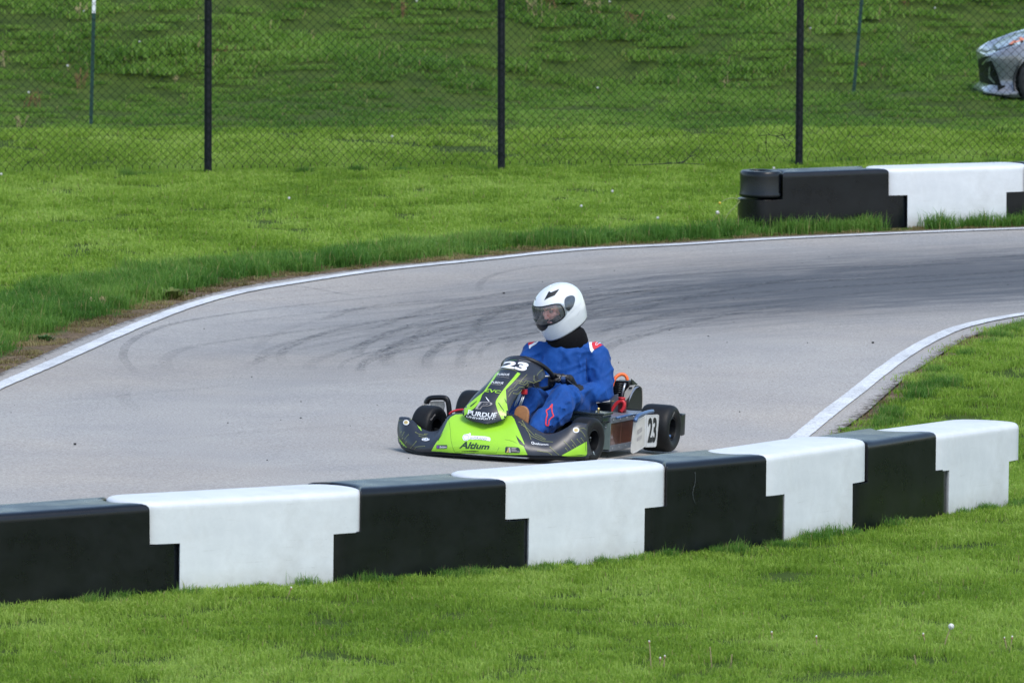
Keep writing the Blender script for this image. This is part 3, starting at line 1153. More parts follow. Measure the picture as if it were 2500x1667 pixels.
for args in [
    ((2302, 1584), (2322, 1528), .014, 'clock', 'largest fluffy white dandelion clock near the bottom right corner', .0),
    ((2262, 1582), (2254, 1549), .006, 'bud', 'closed dandelion just left of the fluffy clock at the bottom right', .0),
    ((2466, 1590), (2471, 1556), .006, 'bud', 'closed dandelion at the right edge of the near grass', .0),
    ((2460, 1592), (2452, 1558), .005, 'bud', 'small closed dandelion leaning on its neighbour at the right edge', .0),
    ((1886, 1570), (1884, 1545), .006, 'bud', 'closed dandelion left of the middle one in the lower right grass', .0),
    ((1994, 1580), (1993, 1555), .006, 'bud', 'closed dandelion in the middle of the lower right grass', .0),
    ((1590, 1636), (1585, 1567), .006, 'bud', 'tall closed dandelion with a pale top near the bottom centre right', .0),
    ((1609, 1632), (1612, 1608), .006, 'bud', 'low pale dandelion just right of the tall closed one', .0),
    ((1620, 1636), (1623, 1603), .006, 'bud', 'brown headed dandelion beside the low pale one', .0),
    ((1738, 1628), (1733, 1578), .0, 'bare', 'bare pale stalk standing alone in the lower right grass', .0),
    ((1784, 1626), (1787, 1596), .0, 'bare', 'short bare stalk right of the tall bare one', .0),
    ((2238, 1632), (2232, 1598), .0, 'bare', 'bare stalk below the fluffy dandelion clock', .0),
    ((700, 1462), (711, 1436), .006, 'bud', 'closed dandelion at the foot of the longest white barrier', .0),
    ((1722, 556), (1752, 519), .015, 'clock', 'round dandelion clock left of the far barrier drum', .01),
]:
    dandelion(*args)
# leaning stalks beside the far drum
for px_, kind, lab in (([(1765, 547), (1778, 522), (1795, 505), (1806, 492)], 0, 'pale limp dandelion stalk drooping down from the far barrier drum'),
                       ([(1806, 490), (1793, 484), (1775, 486), (1757, 496)], 1, 'drooping dandelion with a small yellow head left of the far drum')):
    D_ = FJP[0].y - .08
    P_ = []
    for x, y in px_:
        d_ = ray(x, y)
        P_.append(CAM + d_ * (D_ / d_.y))
    root = empty('drooping_dandelion', P_[0])
    tag(root, lab, 'dandelion', 'dandelions in the grass')
    bm = bmesh.new()
    add_tube(bm, [p - P_[0] for p in P_], .004, 6, sub=4)
    obj('stalk', bm, M_STEMG, root)
    if kind:
        bm = bmesh.new()
        bmesh.ops.create_icosphere(bm, subdivisions=2, radius=.012)
        for v in bm.verts: v.co += P_[-1] - P_[0]
        obj('flower_head', bm, M_YEL, root)
# far small dandelions
fars = [(706, 484, 'on the lawn left of the first fence post'), (1495, 467, 'on the lawn below the third bay of the fence'), (1606, 532, 'on the lawn left of the far drum, the taller one'), (1419, 503, 'in the middle of the lawn'),
        (205, 28, 'beside the white tipped stake on the bank'), (341, 103, 'on the left bank between stake and post'), (70, 226, 'at the far left of the bank'), (165, 161, 'left of the stake foot on the bank'),
        (1017, 3, 'at the top of the bank left of the middle post'), (1488, 5, 'at the top of the bank right of the middle post'), (1978, 70, 'on the bank right of the third post'), (957, 333, 'just behind the mesh left of the middle post'),
        (1459, 215, 'low on the bank in the third bay'), (2282, 20, 'high on the bank left of the car'), (1889, 411, 'on the lawn edge left of the third post'), (3, 425, 'at the fence foot in the left corner')]
for x, y, w in fars:
    b = gp(x, y + 14)
    dandelion((x + 1, y + 14), (x, y), .011, 'clock', 'tiny white dandelion clock ' + w, 0)

# brown seeding weeds and leafy clumps
def weed(px, w, h, n, mat_, label, seedhead=True, flat=0.3, nm='dock_weed'):
    b = gp(*px)
    r_ = random.Random(int(px[0]))
    zc = (b - CAM).y * CP
    s_ = F_PX / zc
    W_, H_ = w / s_, h / s_
    bm = bmesh.new()
    for k in range(n):
        x0, y0 = r_.gauss(0, W_ * .25), r_.gauss(0, W_ * .25)
        tx, ty = x0 + r_.gauss(0, W_ * flat), y0 + r_.gauss(0, W_ * flat)
        hh = H_ * r_.uniform(.55, 1.05)
        add_tube(bm, [(x0, y0, -.02), ((x0 + tx) / 2, (y0 + ty) / 2, hh * .55), (tx, ty, hh)], [.004, .002], 4, sub=2)
        if seedhead:
            for q in range(14):
                z = hh * r_.uniform(.45, 1.0)
                f = z / hh
                c_ = Vector((x0 + (tx - x0) * f + r_.gauss(0, .012), y0 + (ty - y0) * f + r_.gauss(0, .012), z))
                u = Vector((r_.gauss(0, 1), r_.gauss(0, 1), r_.gauss(0, 1))).normalized() * .010
                v = Vector((r_.gauss(0, 1), r_.gauss(0, 1), r_.gauss(0, 1))).normalized() * .010
                bm.faces.new([bm.verts.new(c_ + u), bm.verts.new(c_ + v), bm.verts.new(c_ - u)])
    root = obj(nm, bm, mat_, smooth=False)
    root.location = b
    tag(root, label, 'weed')


M_RUST = simple('rusty_seed_weed', (.20, .115, .05), .9)
M_STRAW = simple('straw_weed', (.36, .30, .15), .9)
for (px, w, h, n, m_, lab) in [
    ((195, 45), 30, 40, 6, M_STRAW, 'straw coloured weed by the white tipped stake'), ((195, 215), 34, 50, 8, M_RUST, 'rusty seeding weed left of the stake'), ((75, 265), 50, 45, 8, M_RUST, 'rusty weed clump low on the bank at the far left'),
    ((50, 310), 30, 30, 5, M_STRAW, 'pale straw weed at the foot of the bank, far left'), ((5, 165), 24, 40, 4, M_STRAW, 'yellow weed cut by the left edge of the photo'),
    ((985, 45), 40, 45, 7, M_RUST, 'brown seeding weed at the top, left of the middle post'), ((1310, 40), 46, 60, 9, M_STRAW, 'tall straw coloured weed at the top, right of the middle post'), ((1345, 20), 30, 30, 5, M_RUST, 'brown weed at the top edge in the third bay'),
    ((1450, 30), 50, 40, 8, M_STRAW, 'yellow grass heads at the top of the third bay'), ((1540, 55), 40, 30, 6, M_RUST, 'low brown weed on the upper bank of the third bay'), ((1773, 218), 10, 42, 2, M_STRAW, 'single pale stalk on the bank left of the third post'),
    ((2106, 168), 12, 16, 4, M_RUST, 'small orange brown tuft right of the leaning stake'), ((2150, 55), 16, 30, 3, M_STRAW, 'pale grass stalks right of the leaning stake'), ((2210, 12), 30, 14, 5, M_RUST, 'brown weed at the top right of the bank'),
    ((1640, 60), 20, 26, 3, M_STRAW, 'pale stalks high on the bank before the third post'), ((430, 205), 14, 30, 2, M_STRAW, 'thin pale stalk on the bank left of the first post'), ((545, 130), 22, 18, 4, M_RUST, 'small brown patch right of the first post'),
    ((240, 757), 26, 40, 5, M_STRAW, 'dry upright stalks in the verge at the left bend'), ((258, 752), 16, 30, 4, M_RUST, 'short brown stalks beside the dry ones in the left verge')]:
    weed(px, w, h, n, m_, lab)


def leafy(px, w, h, n, cols, label, nm='leafy_weed'):
    b = gp(*px)
    r_ = random.Random(int(px[0] * 3))
    s_ = F_PX / ((b - CAM).y * CP)
    W_, H_ = w / s_, h / s_
    bm = bmesh.new()
    for k in range(n):
        a_ = r_.uniform(0, 6.28)
        rr_ = W_ * .5 * min(.8, abs(r_.gauss(.35, .3)))
        L_ = r_.uniform(.5, 1) * H_ * .9
        base_ = Vector((rr_ * math.cos(a_), rr_ * math.sin(a_), 0))
        dr_ = Vector((math.cos(a_), math.sin(a_), 0)) * L_ * r_.uniform(.2, .9)
        sd = Vector((-math.sin(a_), math.cos(a_), 0)) * L_ * .16
        zt = L_ * r_.uniform(.4, 1.0)
        p0, p1, p2 = base_, base_ + dr_ * .55 + Vector((0, 0, zt * .75)), base_ + dr_ + Vector((0, 0, zt * .8))
        bm.faces.new([bm.verts.new(p0), bm.verts.new(p1 + sd), bm.verts.new(p2), bm.verts.new(p1 - sd)])
    add_tube(bm, [(0, 0, -.02), (0, 0, H_ * .3)], .006, 5)
    o = obj(nm, bm, cols, smooth=False)
    o.location = b
    tag(o, label, 'weed')


M_LEAF = simple('bright_leaf', (.13, .26, .03), .6, var=.3)
M_LEAFD = simple('dull_leaf', (.10, .13, .02), .7, var=.3)
leafy((420, 730), 75, 38, 220, M_LEAFD, 'brownish green weed clump sticking out of the left verge at the asphalt')
leafy((136, 800), 50, 26, 90, M_LEAF, 'bright green broad leafed weed on the bare left verge')
leafy((112, 832), 40, 24, 130, simple('tuft_green', (.035, .10, .015), .7), 'dark tuft of grass growing on the bare strip at the left', 'grass_tuft')
leafy((936, 40), 40, 20, 60, M_LEAF, 'yellow green leafy weed at the top, left of the middle post')
leafy((1000, 50), 34, 18, 50, M_LEAF, 'second leafy weed at the top beside the brown seeding one')
leafy((1640, 158), 70, 24, 110, M_LEAF, 'bright leafy patch on the bank between middle and third post')
leafy((1950, 105), 40, 24, 60, M_LEAF, 'leafy weed on the bank left of the third post')
leafy((2060, 1052), 30, 16, 70, M_LEAF, 'leafy tuft where the inner verge meets the asphalt, behind the black block')

# bits of gravel and rubber crumbs on the asphalt
bm = bmesh.new()
rc = random.Random(9)
n_ = 0
while n_ < 70:
    x_, y_ = rc.uniform(-40, 2540), rc.uniform(600, 1130)
    p_ = gp(x_, y_)
    if not inside(TRACK, np.array([[p_.x, p_.y]]))[0]: continue
    n_ += 1
    s = rc.uniform(.002, .005)
    add_box(bm, (p_.x, p_.y, p_.z + .010 + s * .3), (s * rc.uniform(1, 2.2), s * rc.uniform(1, 2), s), Matrix.Rotation(rc.uniform(0, 3), 3, 'Z'))
for x_, y_ in ((183, 1089), (2131, 841), (1230, 720)):
    p_ = gp(x_, y_)
    add_box(bm, (p_.x, p_.y, p_.z + .014), (.016, .013, .010))
o = obj('rubber_crumbs', bm, simple('crumb_black', (.03, .03, .03), .8), smooth=False)
o['kind'] = 'stuff'
o['label'] = 'loose rubber crumbs and grit on the asphalt'

# ---------------------------------------------------------------- parked car (front end seen at the right edge)
def q_(x, y, ox, oy, sc): return (ox + x / sc, oy + y / sc)


CAR_LEN, CAR_W = 4.45, 1.76
tipg = gp(2386, 243)
CA = R(3)
Fv = Vector((-math.cos(CA), -math.sin(CA), 0))
Lv = Vector((-Fv.y, Fv.x, 0))              # car's left = towards the camera
if Lv.y > 0: Lv = -Lv
car_base = Vector((tipg.x + .06, tipg.y, 0)) - Fv * .95 - Lv * (CAR_W / 2 - .12)
car_base.z = gz(car_base.x, car_base.y - .5) - .085
car = empty('parked_car', car_base)
tag(car, 'silver grey car parked on the grass bank, cut by the right edge of the photo', 'car')
Mc = Matrix((( Fv.x, Lv.x, 0, car_base.x), (Fv.y, Lv.y, 0, car_base.y), (0, 0, 1, car_base.z), (0, 0, 0, 1)))
car.matrix_world = Mc
M_CAR = simple('silver_car_paint', (.22, .225, .25), .28, metal=.25, var=.03, coat=1.0)
M_CBLK = simple('black_car_trim', (.004, .005, .006), .5, spec=.2)
M_CGLS = simple('car_glass', (.02, .025, .03), .06, coat=1)
M_CRUB = simple('car_tyre_rubber', (.015, .015, .016), .75)
M_LENS = simple('headlight_lens', (.16, .19, .23), .25, coat=.3, var=.6, vscale=16)
M_ORNG = simple('amber_lens', (.75, .20, .07), .5)
M_CALU = simple('wheel_alloy', (.35, .36, .38), .35, metal=.7)
Fax = 0.0       # local x: front axle at 0, nose at +.95 ; y: left positive ; z up


def plan(s, inset):
    """s in metres along the outline from the centre of the nose, returns x, y"""
    hw = CAR_W / 2 - inset
    nose = .93 - inset
    a = .62            # nose corner depth
    N = 24
    P_ = []
    for i in range(N + 1):
        q = math.pi / 2 * i / N
        P_.append((nose - a + a * math.cos(q) ** .55, hw * math.sin(q) ** .55 if q > 0 else 0))
    P_.append((-1.4, hw))
    P_.append((-2.9, hw * .985))
    P_.append((-3.4, hw * .93))
    P_.append((-3.52, hw * .6))
    P_.append((-3.55, 0))
    L = [0]
    for i in range(1, len(P_)): L.append(L[-1] + math.hypot(P_[i][0] - P_[i - 1][0], P_[i][1] - P_[i - 1][1]))
    s *= L[-1]
    for i in range(1, len(P_)):
        if s <= L[i] + 1e-9:
            f = (s - L[i - 1]) / max(L[i] - L[i - 1], 1e-9)
            return P_[i - 1][0] + (P_[i][0] - P_[i - 1][0]) * f, P_[i - 1][1] + (P_[i][1] - P_[i - 1][1]) * f
    return P_[-1]


def top_z(x):
    X_ = [-3.55, -3.3, -2.6, -1.2, -.5, 0.0, .35, .60, .78, .93]
    Z_ = [.85, .95, .98, .97, .93, .87, .80, .73, .66, .56]
    return float(np.interp(x, X_, Z_))


levels = [(.155, .03), (.165, .0), (.20, -.012), (.225, .02), (.26, .055), (.36, .05), (.46, .03), (.56, .015)]
SS = list(np.linspace(0, .30, 34)) + list(np.linspace(.31, 1, 40))
bm = bmesh.new()
rows = []
for side in (1,):
    for s_ in SS:
        row = []
        for z, ins_ in levels:
            x, y = plan(s_, ins_)
            fr = max(0, min(1, (x - .1) / .6))
            x2, y2 = plan(s_, ins_ * fr + (1 - fr) * (.03 if z < .25 else .0))
            row.append((x2, y2, z))
        x, y = plan(s_, .03)
        zt = top_z(x)
        row.append((x, y, .56 + (zt - .56) * .35))
        x, y = plan(s_, .055)
        row.append((x, y, .56 + (zt - .56) * .7))
        x, y = plan(s_, .10)
        row.append((x, y, .56 + (zt - .56) * .92))
        x, y = plan(s_, .17)
        row.append((x, y, zt))
        row.append((x, y * .6, zt + .03))
        row.append((x, 0, zt + .045))
        rows.append(row)
full = [[(x, -y, z) for x, y, z in r_] for r_ in rows[::-1]] + rows[1:]
grid_bm(full, bm=bm)
bmesh.ops.remove_doubles(bm, verts=bm.verts, dist=.0015)
# wheel arch openings
for v in bm.verts:
    if abs(v.co.y) < .6: continue
    for ax in (.30, -2.30):
        dx_, dz_ = v.co.x - ax, v.co.z - .31
        r_ = math.hypot(dx_, dz_)
        if .27 < r_ < .40 and v.co.z > .17:
            v.co.x, v.co.z = ax + dx_ / r_ * .335, .31 + dz_ / r_ * .335
for f in list(bm.faces):
    c_ = f.calc_center_median()
    for ax in (.30, -2.30):
        if (c_.x - ax) ** 2 + (c_.z - .31) ** 2 < .335 ** 2 and abs(c_.y) > .6:
            bm.faces.remove(f)
            break
body = obj('body', bm, M_CAR, car)
# underside, wheel wells
bm = bmesh.new()
add_box(bm, (-1.3, 0, .22), (4.2, 1.45, .10))
obj('underbody', bm, M_CBLK, car, smooth=False)
for ax in (.30, -2.30):
    for sg in (1, -1):
        bm = bmesh.new()
        rows = []
        for k in range(17):
            q = math.pi * k / 16 * 1.16 - .25
            rows.append([(ax + .36 * math.cos(q), sg * yy, .31 + .36 * math.sin(q)) for yy in (.60, .855)])
        grid_bm(rows, bm=bm)
        bm.faces.new([bm.verts.new((ax + .36 * math.cos(math.pi * 2 * k / 24), sg * .60, .31 + .36 * math.sin(math.pi * 2 * k / 24))) for k in range(24)])
        obj('wheel_arch', bm, M_CBLK, car)
        wroot = empty('wheel')
        wroot.parent = car
        wroot.location = (ax, sg * .77, .315)
        prof = [(.20, -.09), (.215, -.105), (.27, -.108), (.305, -.09), (.315, -.06), (.315, .06), (.305, .09), (.27, .108), (.215, .105), (.20, .09)]
        bm = grid_bm([[(r_ * math.cos(q), w_, r_ * math.sin(q)) for r_, w_ in prof] for q in [2 * math.pi * k / 40 for k in range(40)]], closed_u=True)
        obj('tyre', bm, M_CRUB, wroot)
        bm = bmesh.new()
        grid_bm([[(r_ * math.cos(q), sg * w_, r_ * math.sin(q)) for r_, w_ in ((.21, .10), (.20, .07), (.195, -.05), (.02, -.04))] for q in [2 * math.pi * k / 30 for k in range(30)]], closed_u=True, bm=bm)
        for k in range(5):
            q = 2 * math.pi * k / 5
            add_box(bm, (.11 * math.cos(q), sg * .06, .11 * math.sin(q)), (.19, .03, .045), Matrix.Rotation(-q, 3, 'Y'), .008)
        obj('rim', bm, M_CALU, wroot)
# cabin
bm = bmesh.new()
cab = [(-.62, .93, .74), (-1.25, 1.36, .60), (-1.9, 1.44, .58), (-2.7, 1.36, .56), (-3.35, .98, .70)]
rows = [[(x, -w, .92), (x, -w * .98, .92 + (z - .92) * .6), (x, -w * .86, z), (x, 0, z + .04), (x, w * .86, z), (x, w * .98, .92 + (z - .92) * .6), (x, w, .92)] for x, z, w in cab]
grid_bm(rows, bm=bm)
obj('window_glass', bm, M_CGLS, car)
bm = bmesh.new()
rows = [[(x, -w * .84, z + .012), (x, 0, z + .052), (x, w * .84, z + .012)] for x, z, w in cab[1:4]]
grid_bm(rows, bm=bm)
obj('roof', bm, M_CAR, car)


# ---------------------------------------------------------------- flat graphics laid onto a curved surface
def bvh_of(objs, world=True):
    V, Fc = [], []
    dg = bpy.context.evaluated_depsgraph_get()
    bpy.context.view_layer.update()
    for o in objs:
        ev = o.evaluated_get(dg)
        me = ev.to_mesh()
        k = len(V)
        V += [o.matrix_world @ v.co for v in me.vertices]
        Fc += [[k + i for i in p.vertices] for p in me.polygons]
        ev.to_mesh_clear()
    return BVHTree.FromPolygons(V, Fc)


def lay(name, polys, bvh, m, parent, off=.002, step=6.0, holes=None, subdiv=True, maxd=None, jump=.12):
    """polys: lists of photograph pixels. Each outline is cut on a grid and laid on the surface it is seen on."""
    bm = bmesh.new()
    for poly in polys:
        loops = [[Vector((x, y, 0)) for x, y in poly]]
        vs = [bm.verts.new(p) for p in loops[0]]
        for tri in tessellate_polygon(loops):
            try: bm.faces.new([vs[i] for i in tri])
            except ValueError: pass
    return lay_bm(name, bm, bvh, m, parent, off, step, maxd, jump)


def lay_bm(name, bm, bvh, m, parent, off=.002, step=6.0, maxd=None, jump=.12):
    bmesh.ops.remove_doubles(bm, verts=bm.verts, dist=.01)
    xs = [v.co.x for v in bm.verts]
    ys = [v.co.y for v in bm.verts]
    if not xs:
        bm.free()
        return None
    for ax, lo, hi in ((0, min(xs), max(xs)), (1, min(ys), max(ys))):
        k = math.floor(lo / step) * step + step
        while k < hi:
            co = Vector((k, 0, 0)) if ax == 0 else Vector((0, k, 0))
            no = Vector((1, 0, 0)) if ax == 0 else Vector((0, 1, 0))
            bmesh.ops.bisect_plane(bm, geom=bm.verts[:] + bm.edges[:] + bm.faces[:], plane_co=co, plane_no=no, dist=.001)
            k += step
    inv = parent.matrix_world.inverted()
    bad = []
    for v in bm.verts:
        d = ray(v.co.x, v.co.y)
        h, nrm, i, t_ = bvh.ray_cast(CAM, d)
        if h is None or (maxd and t_ > maxd):
            bad.append(v)
            continue
        if nrm.dot(d) > 0: nrm = -nrm
        v.co = inv @ (h + nrm * off)
    bmesh.ops.delete(bm, geom=bad, context='VERTS')
    # a sheet must not bridge a jump in depth
    kill = [e for e in bm.edges if e.calc_length() > jump]
    if kill: bmesh.ops.delete(bm, geom=kill, context='EDGES')
    if not bm.faces:
        bm.free()
        print('decal missed', name)
        return None
    for f in bm.faces:
        f.normal_update()
        c_ = parent.matrix_world @ f.calc_center_median()
        n_ = parent.matrix_world.to_3x3() @ f.normal
        if n_.dot(c_ - CAM) > 0: f.normal_flip()
    me = bpy.data.meshes.new(name)
    bm.to_mesh(me)
    bm.free()
    return link_mesh(name, me, m, parent)


bpy.context.view_layer.update()
bv = bvh_of([body])
z7 = lambda *L: [q_(x, y, 2300, 40, 6.535) for x, y in L]
lay('lower_grille', [z7((578, 690), (640, 665), (720, 640), (790, 628), (700, 680), (640, 745), (610, 815), (620, 800), (700, 735), (790, 708), (850, 830), (900, 960), (945, 1105), (760, 1090), (600, 1045), (580, 960))], bv, M_CBLK, car, .004, step=1.5, jump=.4)
lay('headlight', [z7((700, 470), (860, 385), (1040, 310), (1200, 265), (1330, 245), (1330, 330), (1200, 360), (1100, 440), (1020, 490), (940, 520), (880, 540), (800, 545), (720, 560), (640, 560), (650, 510))], bv, M_LENS, car, .004, step=1.5, jump=.4)
lay('turn_signal', [z7((1062, 465), (1130, 410), (1200, 365), (1330, 330), (1330, 385), (1200, 425), (1120, 455))], bv, M_ORNG, car, .008)
lay('fog_trim', [z7((750, 850), (780, 780), (775, 960), (860, 1060), (840, 1075), (750, 985))], bv, M_CALU, car, .008)
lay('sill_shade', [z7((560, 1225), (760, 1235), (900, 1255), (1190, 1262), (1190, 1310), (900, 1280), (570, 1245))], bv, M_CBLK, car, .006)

# ---------------------------------------------------------------- go-kart
PSI = R(20.5)
KF = Vector((-math.sin(PSI), -math.cos(PSI), 0))
KL = Vector((math.cos(PSI), -math.sin(PSI), 0))
KO = gp(1236, 1116)
back = KO - KF * 1.04
zf_, zb_ = KO.z, gz(back.x, back.y)
lft = gz((KO + KL * .5).x, (KO + KL * .5).y)
rgt = gz((KO - KL * .5).x, (KO - KL * .5).y)
fx = (KF * 1.04 + Vector((0, 0, zf_ - zb_))).normalized()
lx = (KL * 1.0 + Vector((0, 0, lft - rgt))).normalized()
ux = fx.cross(lx).normalized()
lx = ux.cross(fx).normalized()
KO = KO + Vector((0, 0, .009))
MK = Matrix(((fx.x, lx.x, ux.x, KO.x), (fx.y, lx.y, ux.y, KO.y), (fx.z, lx.z, ux.z, KO.z), (0, 0, 0, 1)))
MKI = MK.inverted()
kart = empty('go_kart')
kart.matrix_world = MK
tag(kart, 'electric racing kart with lime and dark grey bodywork number 23, on the track', 'go-kart')
bpy.context.view_layer.update()


def K(px, ax, val):
    """point of the kart frame (forward, left, up) seen at a photograph pixel, in the plane where one coordinate is known"""
    o_ = MKI @ CAM
    d_ = MKI.to_3x3() @ ray(*px)
    i = 'flz'.index(ax)
    t_ = (val - o_[i]) / d_[i]
    return o_ + d_ * t_


def s1(x, y): return (950 + x / 3.136, 660 + y / 3.136)
def s2(x, y): return (1240 + x / 7.468, 660 + y / 7.468)
def s3(x, y): return (950 + x / 5.809, 860 + y / 5.809)
def s4(x, y): return (1200 + x / 5.807, 860 + y / 5.807)
def s5(x, y): return (1400 + x / 6.533, 890 + y / 6.533)
def s6(x, y): return (1140 + x / 8.254, 850 + y / 8.254)
def s8(x, y): return (1120 + x / 13.835, 1050 + y / 13.835)
def s9(x, y): return (960 + x / 13.065, 1000 + y / 13.065)
def mp(fn, *L): return [fn(x, y) for x, y in L]


M_VINYL = simple('dark_grey_vinyl', (.022, .026, .036), .36, var=.12, vscale=3, coat=.0)
M_LIME = simple('lime_vinyl', (.31, .62, .03), .36, var=.04, vscale=3, coat=.2)
M_WHT = simple('white_print', (.80, .82, .84), .5, var=.05)
M_GRYP = simple('grey_print', (.34, .32, .31), .5)
M_OLIV = simple('olive_print', (.27, .29, .10), .5)
M_DKP = simple('dark_green_print', (.018, .05, .022), .5)
M_BLKP = simple('black_print', (.012, .013, .014), .5)
M_YELP = simple('yellow_print', (.62, .45, .14), .5)
M_RUB = simple('kart_tyre_rubber', (.006, .0065, .007), .55, spec=.3, var=.3, vscale=12, bump=.25, bscale=60)
M_RIM = simple('dark_wheel_rim', (.006, .007, .009), .38, metal=.3)
M_BLK = simple('black_plastic_kart', (.005, .0055, .007), .4, spec=.35)
M_STEEL = simple('steel', (.42, .44, .46), .35, metal=.8)
M_ALU = simple('brushed_aluminium', (.26, .29, .34), .38, metal=.55)
M_COP = simple('brown_tinted_panel', (.12, .048, .032), .2, var=.25, vscale=5, coat=.8)
M_PLATE = simple('worn_white_plate', (.50, .48, .44), .5, var=.12, vscale=14)
M_RED = simple('red_rubber', (.55, .022, .03), .45)
M_ORA = simple('orange_cable_sheath', (.80, .13, .015), .42)
M_GRN = simple('grey_green_plate', (.12, .16, .15), .5)
M_TUBE = simple('chassis_tube', (.05, .055, .06), .35, metal=.6)
M_BLUEA = simple('blue_anodised', (.06, .12, .25), .35, metal=.3, coat=.4)
M_DIRTY = simple('dirty_beige_panel', (.42, .38, .33), .7, var=.4, vscale=18)


def kobj(nm, bm, m, parent=None, **k):
    return obj(nm, bm, m, parent or kart, **k)


# wheels: tyre + rim
def wheel(f, l, rad, wid, steer, text=None):
    root = empty('wheel')
    root.parent = kart
    root.location = (f, l, rad)
    root.rotation_euler = (0, 0, steer)
    hw = wid / 2
    rr_ = .066 if rad < .135 else .068
    prof = [(rr_, -hw * .78), (rr_ + .006, -hw * .86), (rad * .72, -hw), (rad * .84, -hw * .985), (rad * .93, -hw * .90), (rad * .975, -hw * .78), (rad * .995, -hw * .6), (rad, -hw * .3),
            (rad, 0), (rad, hw * .3), (rad * .995, hw * .6), (rad * .975, hw * .78), (rad * .93, hw * .90), (rad * .84, hw * .985), (rad * .72, hw), (rr_ + .006, hw * .86), (rr_, hw * .78), (rr_, 0)]
    bm = grid_bm([[(r_ * math.cos(q), w_, r_ * math.sin(q)) for r_, w_ in prof] for q in [2 * math.pi * k / 56 for k in range(56)]], closed_u=True, closed_v=True)
    ty = obj('tyre', bm, M_RUB, root)
    sg = 1 if l > 0 else -1
    p2 = [(rr_ - .001, hw * .80), (rr_ - .006, hw * .82), (rr_ - .010, hw * .5), (rr_ - .012, 0), (.035, -.005), (.03, .012), (.012, .014), (.010, .03), (.001, .03)]
    bm = grid_bm([[(r_ * math.cos(q), sg * w_, r_ * math.sin(q)) for r_, w_ in p2] for q in [2 * math.pi * k / 40 for k in range(40)]], closed_u=True)
    p3 = [(rr_ - .001, -hw * .80), (rr_ - .008, -hw * .80), (rr_ - .012, 0)]
    grid_bm([[(r_ * math.cos(q), sg * w_, r_ * math.sin(q)) for r_, w_ in p3] for q in [2 * math.pi * k / 40 for k in range(40)]], closed_u=True, bm=bm)
    obj('rim', bm, M_RIM, root, sharp=40)
    for k in range(3):
        bm = bmesh.new()
        q = 2 * math.pi * k / 3 + .5
        add_tube(bm, [(.024 * math.cos(q), sg * .005, .024 * math.sin(q)), (.024 * math.cos(q), sg * .022, .024 * math.sin(q))], .005, 6)
        obj('wheel_nut', bm, M_STEEL, root)
    if rad > .135:
        bm = bmesh.new()
        add_tube(bm, [(-.012, sg * hw * .5, -.046), (-.022, sg * hw * .66, -.05)], .012, 8)
        obj('valve', bm, M_BLUEA, root)
    return ty


STEER = R(-9)
tyFL = wheel(0.0, .495, .132, .128, STEER)
tyFR = wheel(0.0, -.495, .132, .128, STEER)
tyRL = wheel(-1.04, .585, .142, .20, 0)
tyRR = wheel(-1.04, -.585, .142, .20, 0)

# front bumper (nose) : bottom edge, top edge, bulging profile between
TOP = [(78, 1124, .13), (140, 1129, .17), (185, 1162, .20), (230, 1206, .22), (300, 1236, .24), (370, 1226, .25), (400, 1190, .25), (430, 1145, .25), (470, 1105, .24), (560, 1095, .22), (750, 1095, .20), (935, 1106, .20),
       (1000, 1135, .22), (1080, 1192, .23), (1180, 1252, .23), (1260, 1250, .22), (1340, 1215, .19), (1400, 1178, .165), (1450, 1172, .15), (1512, 1180, .12)]
BOT = [(66, 1262, .13), (75, 1305, .20), (110, 1345, .25), (160, 1365, .30), (220, 1385, .34), (300, 1388, .38), (380, 1390, .40), (450, 1392, .415), (520, 1397, .42), (640, 1400, .425), (800, 1408, .43), (950, 1412, .42),
       (1060, 1413, .40), (1140, 1416, .37), (1240, 1417, .33), (1310, 1418, .29), (1370, 1418, .25), (1420, 1416, .215), (1470, 1414, .18), (1512, 1409, .13)]
TP = catmull([K(s1(x, y), 'f', f) for x, y, f in TOP], 4)
BP = catmull([K(s1(x, y), 'f', f) for x, y, f in BOT], 4)
rows = []
for a_, b_ in zip(BP, TP):
    c_ = Vector((max(a_.x, b_.x) + .035, (a_.y * .55 + b_.y * .45), a_.z + (b_.z - a_.z) * .42))
    row = [a_ + Vector((-.10, 0, -.004)), a_ + Vector((-.03, 0, -.012))]
    for k in range(11):
        u = k / 10
        row.append((1 - u) ** 2 * a_ + 2 * u * (1 - u) * c_ + u * u * b_)
    row.append(b_ + Vector((-.018, 0, .003)))
    row.append(b_ + Vector((-.034, 0, -.012)))
    row.append(Vector((b_.x - .05, b_.y, max(a_.z + .01, b_.z - .10))))
    rows.append(row)
bm = grid_bm(rows)
for r_ in (rows[0], rows[-1]):
    vs_ = [bm.verts.new(p) for p in r_]
    bm.faces.new(vs_)
bmesh.ops.remove_doubles(bm, verts=bm.verts, dist=.0008)
nose = kobj('front_bumper', bm, M_VINYL, sharp=50)
# black skirt tube and floor under the nose
bm = bmesh.new()
add_tube(bm, [p + Vector((-.035, 0, -.016)) for p in BP[::3]], .013, 8)
kobj('bumper_tube', bm, M_BLK)
bm = bmesh.new()
fl = [(.40, -.28), (.42, 0), (.40, .28), (.10, .33), (-.75, .34), (-.75, -.34), (.10, -.33)]
grid_bm([[(x, y, .030) for x, y in fl], [(x, y, .038) for x, y in fl]], closed_v=True, bm=bm, cap=True)
kobj('floor_tray', bm, M_STEEL, smooth=False)

